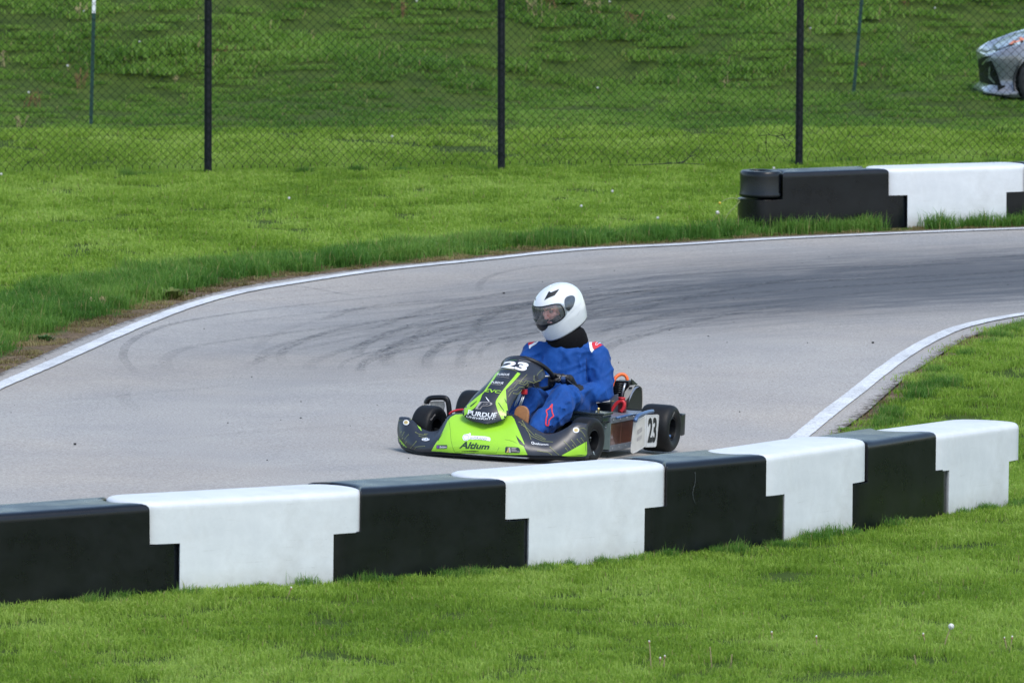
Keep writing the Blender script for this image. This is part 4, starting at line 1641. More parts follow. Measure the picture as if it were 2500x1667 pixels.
# steering fairing (front panel)
ROWS = [((715, 1172), (760, 1178), .365, .01), ((640, 1158), (830, 1162), .355, .02), ((585, 1128), (884, 1136), .345, .03), ((560, 1085), (912, 1088), .33, .045), ((600, 1022), (938, 1035), .29, .055),
        ((655, 952), (972, 975), .24, .06), ((745, 865), (1040, 898), .16, .07), ((805, 795), (1160, 848), .08, .08), ((860, 735), (1196, 800), .01, .085), ((872, 704), (1172, 740), -.04, .075), ((893, 678), (1135, 692), -.07, .06),
        ((940, 660), (1095, 670), -.09, .03), ((985, 656), (1060, 660), -.095, .01)]
rows = []
for l_, r_, f_, bl in ROWS:
    A_, B_ = K(s1(*l_), 'f', f_ - bl * .9), K(s1(*r_), 'f', f_ - bl * 1.1)
    row = []
    for k in range(15):
        w = k / 14
        g = 1 - abs(2 * w - 1) ** 2.4
        row.append(A_.lerp(B_, w) + Vector((bl * g * .95, 0, bl * g * .30)))
    rows.append(row)
# smooth lengthwise
cols = [catmull([r_[k] for r_ in rows], 4) for k in range(15)]
rows = [[c_[i] for c_ in cols] for i in range(len(cols[0]))]
bm = grid_bm(rows)
fairing = kobj('front_panel', bm, M_VINYL)
md = fairing.modifiers.new('thick', 'SOLIDIFY')
md.thickness = .004
md.offset = -1
bpy.context.view_layer.update()
bvP = bvh_of([fairing])
bvN = bvh_of([nose])

# lime vinyl
lay('lime_stripe', [mp(s6, (1020, 485), (1080, 515), (1040, 565), (1000, 612), (780, 838), (790, 960), (797, 1085), (815, 1200), (832, 1305), (812, 1362), (765, 1405), (700, 1435), (670, 1370), (640, 1300), (606, 1215), (580, 1130), (580, 1080), (600, 1030), (650, 950), (700, 880), (780, 775), (850, 690), (930, 600))], bvP, M_LIME, fairing, .0015)
lay('lime_stripe', [mp(s3, (1572, 262), (1540, 282), (1510, 305), (1450, 400), (1395, 482), (1340, 562), (1225, 652), (1130, 732), (1062, 792), (1036, 830), (1030, 870), (1036, 905), (1062, 905), (1110, 868), (1170, 825), (1228, 775), (1272, 722), (1300, 660), (1322, 600), (1370, 545), (1420, 482), (1500, 372))], bvP, M_LIME, fairing, .0015)
lay('lime_field', [mp(s3, (600, 1397), (640, 1325), (682, 1262), (722, 1196), (760, 1130), (796, 1050), (832, 970), (880, 915), (940, 882), (1040, 878), (1250, 880), (1500, 890), (1740, 905), (1775, 945), (1800, 1012), (1850, 1130), (1900, 1250), (1922, 1310), (1890, 1290), (1908, 1340), (1935, 1390), (1962, 1452), (1700, 1449), (1450, 1441), (1200, 1436), (880, 1420), (740, 1406))], bvN, M_LIME, nose, .0015, step=5)
lay('lime_corner', [mp(s3, (108, 1150), (120, 1172), (150, 1222), (190, 1272), (230, 1320), (272, 1367), (225, 1362), (180, 1352), (140, 1335), (112, 1310), (100, 1262))], bvN, M_LIME, nose, .0015, step=4)
lay('lime_corner', [mp(s4, (990, 1462), (1060, 1422), (1150, 1372), (1250, 1316), (1345, 1262), (1350, 1330), (1350, 1440), (1332, 1470), (1200, 1474), (1080, 1474))], bvN, M_LIME, nose, .0015, step=4)
lay('lime_sliver', [mp(s9, (725, 410), (745, 405), (800, 470), (860, 560), (915, 680), (880, 660), (820, 590), (770, 510))], bvN, M_LIME, nose, .0015, step=3)
for P_ in (mp(s6, (622, 1095), (645, 1105), (700, 1190), (755, 1272), (742, 1270), (680, 1190)), mp(s6, (752, 1010), (762, 1015), (790, 1070), (797, 1115), (785, 1105), (765, 1055))):
    lay('dark_flash', [P_], bvP, M_DKP, fairing, .003, step=4)
lay('dark_flash', [mp(s3, (1150, 765), (1205, 720), (1252, 687), (1245, 700), (1200, 745), (1160, 775))], bvP, M_DKP, fairing, .003, step=4)
lay('dark_flash', [mp(s8, (1925, 165), (1960, 215), (2060, 325), (2150, 420), (2235, 540), (2160, 520), (2060, 475), (2020, 400), (1970, 290))], bvN, M_VINYL, nose, .003, step=4)
lay('dark_flash', [mp(s9, (1600, 715), (1560, 800), (1500, 900), (1450, 985), (1420, 990), (1470, 900), (1540, 810))], bvN, M_DKP, nose, .003, step=4)
lay('air_slot', [mp(s8, (60, 705), (330, 690), (520, 686), (640, 695), (700, 712), (560, 722), (440, 715), (200, 714))], bvN, M_BLKP, nose, .003, step=4)


def line_px(path, w, dots=True):
    out = []
    for (x0, y0), (x1, y1) in zip(path[:-1], path[1:]):
        L = math.hypot(x1 - x0, y1 - y0) or 1
        nx_, ny_ = -(y1 - y0) / L * w / 2, (x1 - x0) / L * w / 2
        out.append([(x0 + nx_, y0 + ny_), (x1 + nx_, y1 + ny_), (x1 - nx_, y1 - ny_), (x0 - nx_, y0 - ny_)])
    if dots:
        x, y = path[0]
        r_ = w * 1.35
        out.append([(x + r_ * math.cos(q), y + r_ * math.sin(q)) for q in [math.pi * 2 * k / 8 for k in range(8)]])
    return out


def lines(nm, paths, fn, w, bv_, m, parent, dots=True, off=.0025):
    for p in paths:
        lay(nm, line_px([fn(x, y) for x, y in p], w, dots), bv_, m, parent, off, step=8)


lines('circuit_trace', [[(1000, 655), (1080, 672), (1140, 695), (1185, 650), (1260, 672), (1345, 700), (1420, 665), (1520, 640)], [(1215, 690), (1165, 740), (1100, 722), (1020, 705), (960, 770), (930, 812), (885, 818), (820, 885)],
                        [(1230, 730), (1185, 800), (1110, 785), (1050, 780), (1000, 840), (930, 850), (880, 900), (832, 985)], [(935, 912), (1025, 925), (1105, 845)], [(1062, 700), (1130, 610), (1210, 530)], [(1400, 560), (1440, 500), (1520, 430)], [(1350, 560), (1345, 640), (1400, 700)]],
      s6, .75, bvP, M_OLIV, fairing)
lines('circuit_trace', [[(388, 990), (450, 1025), (500, 1110), (560, 1190), (660, 1235), (740, 1265), (870, 1272)], [(435, 975), (480, 1050), (520, 1130), (560, 1240)], [(425, 1030), (500, 1075), (600, 1180), (760, 1245)], [(622, 1160), (700, 1195), (768, 1235)], [(655, 1395), (735, 1408), (800, 1415), (855, 1452)],
                        [(830, 1345), (890, 1400), (955, 1455)], [(1030, 1260), (1080, 1312), (1132, 1370)], [(1132, 1240), (1170, 1285), (1205, 1330)], [(1212, 1230), (1235, 1258), (1262, 1292)], [(1267, 1215), (1285, 1240), (1312, 1270)], [(1150, 1315), (1182, 1362)], [(1050, 1360), (1082, 1396)], [(1240, 1085), (1300, 1072), (1345, 1100)], [(1262, 1110), (1300, 1150), (1328, 1200)]],
      s4, .8, bvN, M_OLIV, nose)
lines('circuit_trace', [[(718, 725), (800, 775), (920, 805), (1070, 830)], [(830, 840), (900, 870), (1080, 885)], [(1000, 780), (1115, 775)], [(495, 795), (440, 850), (370, 945)], [(740, 1015), (650, 1120), (545, 1240)], [(1005, 1165), (900, 1175), (750, 1178), (690, 1250)], [(355, 720), (290, 840)], [(270, 700), (240, 740)],
                        [(575, 312), (530, 335)], [(200, 348), (310, 348)], [(1690, 305), (1600, 400)], [(425, 1020), (385, 1080)], [(315, 905), (280, 950)]],
      s9, .75, bvN, M_OLIV, nose)
lines('panel_seam', [[(845, 930), (870, 1100), (880, 1250), (900, 1330), (930, 1410)]], s3, .5, bvN, M_DKP, nose, dots=False)
lines('panel_seam', [[(930, 1412), (1200, 1425), (1520, 1425), (1562, 1345)]], s3, .6, bvN, M_DKP, nose, dots=False)
lines('panel_seam', [[(1560, 320), (1740, 350), (1880, 400), (1985, 460)]], s8, .4, bvN, M_DKP, nose, dots=False)
lines('pinstripe', [[(640, 445), (720, 428), (800, 425), (900, 432), (1000, 460)]], s6, .7, bvP, M_OLIV, fairing, dots=False)


def text_decal(s, quad, bv_, m, parent, bold=.0, sag=0.0, off=.003, nm='lettering', step=5.0, curve=None, outline=False):
    """text laid over a four cornered field (bottom left, bottom right, top right, top left) given in photograph pixels"""
    cu = bpy.data.curves.new('t', 'FONT')
    cu.body = s
    cu.size = 1
    cu.offset = bold
    cu.resolution_u = 3
    if outline: cu.offset = bold
    to = bpy.data.objects.new('t', cu)
    C.objects.link(to)
    bpy.context.view_layer.update()
    me = to.evaluated_get(bpy.context.evaluated_depsgraph_get()).to_mesh()
    bm = bmesh.new()
    bm.from_mesh(me)
    bpy.data.objects.remove(to)
    xs = [v.co.x for v in bm.verts]
    ys = [v.co.y for v in bm.verts]
    x0, x1, y0, y1 = min(xs), max(xs), min(ys), max(ys)
    BL, BR, TR, TL = quad or [None] * 4
    for v in bm.verts:
        u, w = (v.co.x - x0) / (x1 - x0), (v.co.y - y0) / (y1 - y0)
        if curve:
            v.co = Vector((*curve(u, w), 0))
        else:
            X_ = (1 - u) * (1 - w) * BL[0] + u * (1 - w) * BR[0] + u * w * TR[0] + (1 - u) * w * TL[0]
            Y_ = (1 - u) * (1 - w) * BL[1] + u * (1 - w) * BR[1] + u * w * TR[1] + (1 - u) * w * TL[1]
            v.co = Vector((X_, Y_ + sag * 4 * u * (1 - u), 0))
    return lay_bm(nm, bm, bv_, m, parent, off, step)


text_decal('PURDUE', mp(s3, (1115, 882), (1515, 918), (1532, 855), (1130, 815)), bvP, M_WHT, fairing, bold=.02, sag=3)
text_decal('UNIVERSITY.', mp(s3, (1098, 918), (1500, 952), (1512, 925), (1104, 892)), bvP, M_WHT, fairing, bold=.012, sag=3.2)
text_decal('P', mp(s3, (1222, 806), (1425, 806), (1482, 708), (1285, 704)), bvP, M_GRYP, fairing, bold=.055)
text_decal('P', mp(s3, (1255, 797), (1395, 797), (1455, 718), (1318, 714)), bvP, M_VINYL, fairing, bold=.015, off=.0045)
lay('feather_mark', [mp(s3, (1368, 630), (1380, 640), (1412, 680), (1425, 700), (1412, 698), (1385, 665)), mp(s3, (1418, 655), (1422, 655), (1424, 700), (1416, 690))][:1], bvP, M_WHT, fairing, .003, step=3)
text_decal('EVC', mp(s6, (365, 885), (655, 915), (695, 860), (400, 815)), bvP, M_LIME, fairing, bold=.012)
for k, (q_bl, q_br, q_tr, q_tl, l0, l1) in enumerate([((612, 552), (850, 560), (862, 518), (625, 512), (600, 572), (850, 602)), ((495, 712), (728, 728), (742, 688), (508, 670), (485, 728), (692, 748))]):
    text_decal('PURDUE', mp(s6, q_bl, q_br, q_tr, q_tl), bvP, M_WHT, fairing, bold=.005)
    lines('underline', [[l0, l1]], s6, .7, bvP, M_GRYP, fairing, dots=False)
text_decal('23', mp(s6, (690, 392), (1165, 485), (1272, 315), (770, 272)), bvP, M_WHT, fairing, bold=.045, sag=-2)
lines('small_print', [[(1050, 245), (1150, 262), (1275, 285)]], s6, .8, bvP, M_GRYP, fairing, dots=False)
lines('small_print', [[(870, 250), (930, 243), (1010, 243)]], s6, .9, bvP, simple('green_print', (.05, .2, .05), .5), fairing, dots=False)
lay('fairing_bolt', [mp(s6, (1370, 560), (1395, 545), (1425, 570), (1440, 640), (1410, 630))], bvP, M_BLKP, fairing, .003, step=3)
text_decal('Altium', mp(s8, (15, 610), (1010, 645), (1085, 470), (130, 372)), bvN, M_DKP, nose, bold=.035)
lay('sponsor_badge', [mp(s8, (205, 150), (280, 135), (340, 130), (385, 95), (415, 120), (400, 190), (480, 190), (700, 205), (900, 215), (1060, 255), (1078, 320), (1060, 375), (980, 360), (750, 325), (450, 318), (350, 310), (300, 350), (230, 362), (170, 345), (135, 290), (135, 220), (165, 170))], bvN, M_WHT, nose, .003, step=4)
lay('badge_ring', line_px([s8(255 + 88 * math.cos(q), 248 + 82 * math.sin(q)) for q in [math.pi * 2 * k / 16 for k in range(17)]], .9, False), bvN, M_GRYP, nose, .0045, step=8)
text_decal('onGRAND', mp(s8, (385, 300), (960, 345), (960, 262), (385, 215)), bvN, M_GRYP, nose, bold=.0, off=.0045)
lay('sponsor_badge', [mp(s3, (676, 1315), (822, 1312), (828, 1320), (825, 1362), (680, 1364), (674, 1355))], bvN, M_VINYL, nose, .003, step=4)
lay('badge_square', [mp(s3, (683, 1322), (712, 1321), (711, 1356), (682, 1358))], bvN, simple('purple_print', (.20, .09, .32), .5), nose, .0045, step=4)
text_decal('Belden', mp(s3, (722, 1355), (818, 1354), (820, 1326), (724, 1326)), bvN, M_WHT, nose, bold=.01, off=.0045)
lay('sponsor_badge', [mp(s8, (1600, 562), (1990, 580), (2050, 610), (2078, 680), (2065, 752), (2040, 762), (1590, 755), (1566, 735), (1575, 600))], bvN, M_VINYL, nose, .003, step=4)
lay('badge_flame', [mp(s8, (1610, 738), (1660, 660), (1672, 592), (1690, 592), (1690, 742))], bvN, M_YELP, nose, .0045, step=4)
lay('badge_flame', [mp(s8, (1705, 742), (1702, 592), (1740, 592), (1765, 745))], bvN, M_PLATE, nose, .0045, step=4)
for k, wd in enumerate((1950, 1920, 1960, 2055)):
    y_ = 605 + k * 36
    lines('badge_print', [[(1785, y_), (wd, y_ + 10)]], s8, 1.5, bvN, M_GRYP, nose, dots=False, off=.0045)
text_decal('Qualcomm', mp(s4, (560, 1306), (802, 1326), (806, 1298), (562, 1264)), bvN, M_WHT, nose, bold=.012, sag=1)
lay('sponsor_badge', [[s9(1040 + 128 * math.cos(q), 955 + 48 * math.sin(q)) for q in [math.pi * 2 * k / 20 for k in range(20)]]], bvN, M_WHT, nose, .003, step=3)
text_decal('CAT', mp(s9, (950, 985), (1160, 985), (1180, 925), (960, 925)), bvN, M_BLUEA, nose, off=.0045)
for fn, cx, cy, r_ in ((s9, 420, 412, 96), (s4, 1197, 1103, 44)):
    gear = [fn(cx + r_ * (1.05 if k % 2 else .93) * math.cos(math.pi * 2 * k / 28), cy + r_ * .88 * (1.05 if k % 2 else .93) * math.sin(math.pi * 2 * k / 28)) for k in range(28)]
    lay('gear_badge', [gear], bvN, M_WHT, nose, .003, step=3)
    lay('gear_badge_centre', [[fn(cx + r_ * .66 * math.cos(math.pi * 2 * k / 16), cy + r_ * .58 * math.sin(math.pi * 2 * k / 16)) for k in range(16)]], bvN, M_YELP, nose, .0045, step=3)
    for kk in (-.22, .0, .22):
        lay('gear_badge_bar', line_px([fn(cx - r_ * .4, cy + r_ * kk + 2), fn(cx + r_ * .4, cy + r_ * kk - 2)], .45, False), bvN, M_GRYP, nose, .006, step=8)

# tyre lettering
for ty, fn, pth, hgt in ((tyFL, s4, [(1402, 1232), (1405, 1290), (1420, 1350), (1440, 1400), (1462, 1455)], 19), (tyFR, s9, [(1190, 330), (1225, 270), (1275, 200), (1340, 130)], 50), (tyRL, s5, [(1560, 930), (1562, 880), (1580, 810), (1610, 745)], 22)):
    bvt = bvh_of([ty])
    P_ = [fn(*p) for p in pth]
    hh_ = hgt / {s4: 5.807, s9: 13.065, s5: 6.533}[fn]
    def cv(u, w, P_=P_, hh_=hh_, flip=(ty is tyFL)):
        t_ = u * (len(P_) - 1)
        i = min(int(t_), len(P_) - 2)
        fx_ = t_ - i
        x = P_[i][0] + (P_[i + 1][0] - P_[i][0]) * fx_
        y = P_[i][1] + (P_[i + 1][1] - P_[i][1]) * fx_
        dx, dy = P_[i + 1][0] - P_[i][0], P_[i + 1][1] - P_[i][1]
        L_ = math.hypot(dx, dy)
        return x + dy / L_ * (w - .5) * hh_, y - dx / L_ * (w - .5) * hh_
    text_decal('Hoosier', None, bvt, M_GRYP if ty is not tyFL else simple('pale_tyre_print', (.45, .52, .53), .6), ty, bold=.01, curve=cv, off=.0015, step=4)

# steering wheel
SWC = K(s1(1066, 790), 'f', -.215)
ax_n = Vector((-.62, .06, .78)).normalized()
u_ = Vector((0, 1, 0)) - ax_n * ax_n.y
u_.normalize()
v_ = ax_n.cross(u_)
# fit the rim so that it leans back and shows its left side to the camera
bm = bmesh.new()
add_tube(bm, [SWC + u_ * .158 * math.cos(q) + v_ * .158 * math.sin(q) for q in [2 * math.pi * k / 44 for k in range(44)]], .0145, 10, closed=True)
sw = kobj('steering_wheel', bm, M_BLK)
bm = bmesh.new()
for q in (R(0), R(180), R(90)):
    add_tube(bm, [SWC - ax_n * .02, SWC + u_ * .15 * math.cos(q) + v_ * .15 * math.sin(q)], .008, 6)
add_tube(bm, [SWC - ax_n * .03, SWC - ax_n * .005], .03, 12)
kobj('wheel_spoke', bm, M_ALU, sw)
bm = bmesh.new()
add_tube(bm, [SWC - ax_n * .02, Vector((.16, .02, .08))], .010, 8)
kobj('steering_column', bm, M_STEEL)

# chassis rails, pedals and braces seen behind the fairing
bm = bmesh.new()
for sg in (1, -1):
    add_tube(bm, [(.34, .26 * sg, .05), (.1, .30 * sg, .055), (-.3, .34 * sg, .055), (-.8, .32 * sg, .06), (-1.15, .33 * sg, .07)], .014, 8, sub=3)
add_tube(bm, [(.34, -.26, .05), (.34, .26, .05)], .014, 8)
add_tube(bm, [(-.72, -.34, .055), (-.72, .34, .055)], .014, 8)
kobj('chassis_frame', bm, M_TUBE)
bm = bmesh.new()
add_tube(bm, [(-1.04, -.62, .142), (-1.04, .62, .142)], .020, 12)
kobj('rear_axle', bm, M_STEEL)
bm = bmesh.new()
add_tube(bm, [(0, -.46, .12), (0.0, -.33, .10), (0, .33, .10), (0, .46, .12)], .013, 8)
kobj('front_axle_beam', bm, M_TUBE)
for dx_ in (0, 16):
    bm = bmesh.new()
    add_tube(bm, [K(s1(1028 + dx_ * .7, 945), 'f', .05), K(s1(990 + dx_ * .7, 1055), 'f', .08)], .0042, 7)
    kobj('brake_rod', bm, M_STEEL)
bm = bmesh.new()
c_ = K(s1(1035, 928), 'f', .05)
add_box(bm, c_, (.03, .032, .032), None, .004)
kobj('red_clamp', bm, M_RED)
bm = bmesh.new()
add_tube(bm, [K(s1(x, y), 'f', .04) for x, y in ((460, 1100), (482, 1082), (520, 1070), (565, 1066), (610, 1072))], .007, 8, sub=3)
kobj('red_hose', bm, M_RED)

# far side pod frame with dirty panel
def flat_prism(nm, pts_px, fn, ax, val, thick, m, parent=None, dirv=None, bev=.0):
    P_ = [K(fn(x, y), ax, val) for x, y in pts_px]
    dv = {'f': Vector((thick, 0, 0)), 'l': Vector((0, thick, 0)), 'z': Vector((0, 0, thick))}[ax]
    bm = bmesh.new()
    A_ = [bm.verts.new(p) for p in P_]
    B_ = [bm.verts.new(p - dv) for p in P_]
    bm.faces.new(A_)
    bm.faces.new(B_[::-1])
    n_ = len(A_)
    for i in range(n_): bm.faces.new((A_[i], B_[i], B_[(i + 1) % n_], A_[(i + 1) % n_]))
    o = kobj(nm, bm, m, parent, smooth=False)
    if bev:
        md = o.modifiers.new('bevel', 'BEVEL')
        md.width = bev
        md.segments = 3
        md.limit_method = 'ANGLE'
    return o


FPF = -.14
outer = [(282, 1010), (292, 985), (320, 968), (410, 966), (440, 985), (452, 1040), (456, 1120), (440, 1200), (405, 1260)]
bm = bmesh.new()
add_tube(bm, [K(s1(x + 6, y + 8), 'f', FPF) for x, y in outer], .016, 10, sub=4)
add_tube(bm, [K(s1(x - 2, y + 8), 'f', FPF - .06) for x, y in outer[:5]], .014, 8, sub=4)
pf = kobj('far_pod_frame', bm, M_BLK)
pan = flat_prism('pod_panel', [(312, 1008), (345, 1000), (420, 1002), (424, 1040), (414, 1090), (408, 1240), (352, 1240), (345, 1120), (322, 1060)], s1, 'f', FPF - .012, .006, M_DIRTY)
flat_prism('pod_flap', [(228, 1045), (262, 1022), (285, 1018), (290, 1052), (240, 1058)], s1, 'f', FPF - .05, .004, M_DIRTY)

# battery box with brown panels on the near side
BL_ = .50
def LP(x, y, l=BL_, fn=s5): return K(fn(x, y), 'l', l)
p_tl, p_tr, p_br, p_bl = LP(585, 915), LP(1000, 850), LP(960, 1235), LP(585, 1290)
f0, f1 = p_tl.x, p_tr.x - .08
zt_, zb = (p_tl.z + p_tr.z) / 2, (p_bl.z + p_br.z) / 2
print('battery', f0, f1, zt_, zb)
bm = bmesh.new()
add_box(bm, ((f0 + f1) / 2, BL_ - .12, (zt_ + zb) / 2), (f0 - f1, .23, zt_ - zb))
box_ = kobj('battery_box', bm, M_GRN, smooth=False)
nP = 3
for k in range(nP):
    a0, a1 = f0 - .004 - (f0 - f1) * k / nP, f0 - .004 - (f0 - f1) * (k + 1) / nP
    bm = bmesh.new()
    add_box(bm, ((a0 + a1) / 2, BL_ + .001, (zt_ + zb) / 2), (abs(a0 - a1) - .004, .008, zt_ - zb - .004), None, .002)
    kobj('brown_panel', bm, M_COP, box_, smooth=False)
for z_, nm_, h_ in ((zt_ + .012, 'top_rail', .036), (zb - .012, 'bottom_rail', .034)):
    bm = bmesh.new()
    add_box(bm, ((f0 + f1) / 2 - .01, BL_ + .004, z_), (f0 - f1 + .03, .012, h_), None, .002)
    add_box(bm, ((f0 + f1) / 2 - .01, BL_ - .06, z_ + (h_ / 2 if z_ > .1 else -h_ / 2)), (f0 - f1 + .03, .13, .004))
    o = kobj(nm_, bm, M_ALU, box_, smooth=False)
    for k in range(5):
        bm = bmesh.new()
        add_tube(bm, [(f0 - .03 - (f0 - f1) * k / 4.6, BL_ + .008, z_), (f0 - .03 - (f0 - f1) * k / 4.6, BL_ + .014, z_)], .0045, 8)
        kobj('rivet', bm, M_STEEL, o)
bm = bmesh.new()
add_box(bm, (f0 + .012, BL_ - .07, (zt_ + zb) / 2 - .01), (.008, .16, zt_ - zb + .02), None, .002)
kobj('end_plate', bm, M_GRN, box_, smooth=False)
for k, (yy, zz) in enumerate([(.48, .9), (.48, .8), (.47, .25), (.38, .15)]):
    bm = bmesh.new()
    add_tube(bm, [(f0 + .014, yy, zb + (zt_ - zb) * zz), (f0 + .02, yy, zb + (zt_ - zb) * zz)], .004, 8)
    kobj('rivet', bm, M_STEEL, box_)
# black battery with a lid on top of the front end
bt = K(s5(640, 860), 'l', .50)
bm = bmesh.new()
add_box(bm, (f0 + .055, .38, zt_ + .028), (.15, .24, .045), None, .006)
add_box(bm, (f0 + .055, .38, zt_ + .056), (.165, .255, .014), None, .004)
bat = kobj('battery', bm, simple('battery_case', (.012, .02, .022), .28, coat=.4), smooth=False)
for yy in (.31, .43):
    bm = bmesh.new()
    add_tube(bm, [(f0 + .02, yy, zt_ + .064), (f0 + .02, yy, zt_ + .084)], .008, 8)
    kobj('terminal', bm, simple('brass', (.5, .38, .15), .35, metal=.8), bat)
# controller, motor cover, cables behind the driver
flat_prism('controller_box', [(600, 560), (625, 340), (655, 255), (880, 262), (888, 330), (815, 520), (780, 700), (600, 720)], s5, 'f', -.86, .10, M_BLK, bev=.004)
for k in range(5):
    bm = bmesh.new()
    a_, b_ = K(s5(640 + k * 4, 300 + k * 34), 'f', -.858), K(s5(790 - k * 8, 306 + k * 34), 'f', -.858)
    add_tube(bm, [a_, b_], .003, 6)
    kobj('cooling_fin', bm, M_TUBE)
flat_prism('bracket_plate', [(585, 505), (712, 460), (716, 740), (585, 765)], s5, 'f', -.80, .004, M_ALU)
bm = bmesh.new()
add_tube(bm, [K(s5(x, y), 'f', -.79) for x, y in ((612, 578), (618, 586))], .004, 8)
add_tube(bm, [K(s5(x, y), 'f', -.79) for x, y in ((630, 578), (636, 586))], .004, 8)
kobj('brass_bolts', bm, simple('brass_bolt', (.5, .38, .15), .35, metal=.8))['kind'] = 'stuff'
bm = bmesh.new()
a_, b_ = K(s5(825, 295), 'f', -.82), K(s5(770, 500), 'f', -.80)
add_tube(bm, [a_, b_], .007, 8)
kobj('strut', bm, M_STEEL)
# chain guard: curved band plus dark side face
band = [(820, 590), (850, 480), (900, 400), (955, 335), (1010, 325), (1060, 335), (1095, 370), (1108, 450), (1110, 600), (1105, 740)]
bm = bmesh.new()
rows = []
for x, y in band:
    a_ = K(s5(x, y), 'l', .30)
    rows.append([a_, a_ + Vector((.004, -.09, 0))])
CB = [catmull([r_[k] for r_ in rows], 4) for k in (0, 1)]
grid_bm([[a_, b_] for a_, b_ in zip(*CB)], bm=bm)
cg = kobj('chain_guard', bm, M_PLATE)
md = cg.modifiers.new('t', 'SOLIDIFY')
md.thickness = .003
bm = bmesh.new()
vs_ = [bm.verts.new(p + Vector((0, -.004, 0))) for p in CB[0]] + [bm.verts.new(K(s5(880, 745), 'l', .296)), bm.verts.new(K(s5(830, 745), 'l', .296))]
for tri in tessellate_polygon([[v.co for v in vs_]]): bm.faces.new([vs_[i] for i in tri])
kobj('chain_guard_side', bm, M_BLK, cg, smooth=False)
bm = bmesh.new()
rows = []
for x, y in [(870, 640), (900, 560), (950, 450), (1000, 380), (1050, 350), (1096, 385)]:
    a_ = K(s5(x, y), 'l', .315)
    rows.append([a_, a_ + Vector((.0, -.02, 0)), a_ + Vector((.012, -.02, .012))])
grid_bm(rows, bm=bm)
kobj('guard_rim', bm, M_ALU, cg)
flat_prism('guard_decal', [(820, 430), (905, 330), (985, 325), (935, 420), (880, 520), (815, 590), (800, 520)], s5, 'f', -.84, .003, M_PLATE, cg)
flat_prism('guard_print', [(885, 360), (940, 352), (930, 385), (880, 395)], s5, 'f', -.836, .002, M_BLKP, cg)
flat_prism('triangle_fin', [(918, 222), (1022, 312), (1010, 325), (918, 320)], s5, 'f', -.92, .005, simple('olive_plate', (.05, .06, .04), .5))
bm = bmesh.new()
add_tube(bm, [K(s5(x, y), 'f', ff) for x, y, ff in ((618, 340, -.80), (640, 262, -.82), (690, 188, -.84), (755, 155, -.86), (815, 165, -.87), (850, 205, -.87), (858, 250, -.87))], .0105, 10, sub=5)
kobj('orange_cable', bm, M_ORA)
bm = bmesh.new()
add_tube(bm, [K(s5(x, y), 'f', -.74) for x, y in ((598, 745), (640, 680), (690, 615), (745, 582), (795, 590), (812, 640), (795, 700), (760, 745))], .0105, 10, sub=5)
kobj('red_cable', bm, M_RED)
bm = bmesh.new()
add_tube(bm, [K(s5(770, 555), 'f', -.75), K(s5(772, 520), 'f', -.75)], [.019, .024], 12)
kobj('red_cap', bm, M_RED)
bm = bmesh.new()
add_box(bm, K(s5(780, 660), 'f', -.77), (.03, .045, .075), None, .004)
kobj('fuse_holder', bm, simple('dark_red_plastic', (.12, .008, .012), .5), smooth=False)
bm = bmesh.new()
add_box(bm, (-.86, .02, .17), (.24, .62, .18), None, .02)
kobj('motor', bm, M_BLK)
flat_prism('seat_side_plate', [(450, 600), (600, 590), (600, 780), (220, 775), (200, 640)], s5, 'f', -.70, .01, M_BLK, bev=.003)
bm = bmesh.new()
add_tube(bm, [K(s5(x, y), 'f', -.68) for x, y in ((400, 622), (480, 616), (590, 612))], .004, 6)
add_tube(bm, [K(s5(x, y), 'f', -.60) for x, y in ((180, 690), (190, 760), (200, 800))], .008, 6)
kobj('seat_bracket', bm, M_TUBE)

# side number plate folded in two faces
A_ = [(962, 912), (1000, 880), (1150, 802), (1150, 1302), (1100, 1335), (1000, 1398), (945, 1418), (918, 1400), (912, 1340)]
def skew(pts_, fa, fb, xa, xb):
    out = []
    for x, y in pts_:
        f = fa + (fb - fa) * (x - xa) / (xb - xa)
        out.append(K(s5(x, y), 'l', f))
    return out


def sheet(nm, P_, m, off=Vector((-.004, -.004, 0)), bev=.002):
    bm = bmesh.new()
    A2 = [bm.verts.new(p) for p in P_]
    B2 = [bm.verts.new(p + off) for p in P_]
    bm.faces.new(A2)
    bm.faces.new(B2[::-1])
    n_ = len(A2)
    for i in range(n_): bm.faces.new((A2[i], B2[i], B2[(i + 1) % n_], A2[(i + 1) % n_]))
    o = kobj(nm, bm, m, smooth=False)
    return o


# front face of the plate turns towards the nose, the rear face looks to the side
pl1 = sheet('plate_front_face', skew(A_, .635, .665, 915, 1150), M_PLATE)
B_ = [(1150, 802), (1345, 794), (1366, 806), (1366, 850), (1325, 1290), (1305, 1312), (1150, 1318)]
pl2 = sheet('number_plate', skew(B_, .665, .70, 1150, 1366), simple('plate_white', (.55, .55, .54), .4, var=.06))
bpy.context.view_layer.update()
bv1, bv2 = bvh_of([pl1]), bvh_of([pl2])
M_PRUST = simple('plate_stain', (.30, .20, .13), .8, var=.4, vscale=30)
lay('plate_border', line_px(mp(s5, (972, 918), (1008, 890), (1140, 818), (1138, 1292), (1090, 1325), (1000, 1382), (948, 1400)), .8, False), bv1, M_WHT, pl1, .0015, step=8)
lay('faded_logo', [mp(s5, (1022, 1042), (1095, 990), (1092, 1060), (1018, 1112))], bv1, M_GRYP, pl1, .0015, step=4)
lay('faded_logo', [mp(s5, (1015, 1165), (1088, 1118), (1085, 1170), (1010, 1222))], bv1, M_GRYP, pl1, .0015, step=4)
text_decal('23', mp(s5, (1178, 1246), (1308, 1238), (1330, 838), (1192, 845)), bv2, M_BLKP, pl2, bold=.03, nm='number')
lay('plate_border', line_px(mp(s5, (1158, 812), (1345, 806), (1355, 850), (1316, 1300), (1158, 1306), (1158, 812)), .5, False), bv2, M_GRYP, pl2, .0015, step=8)
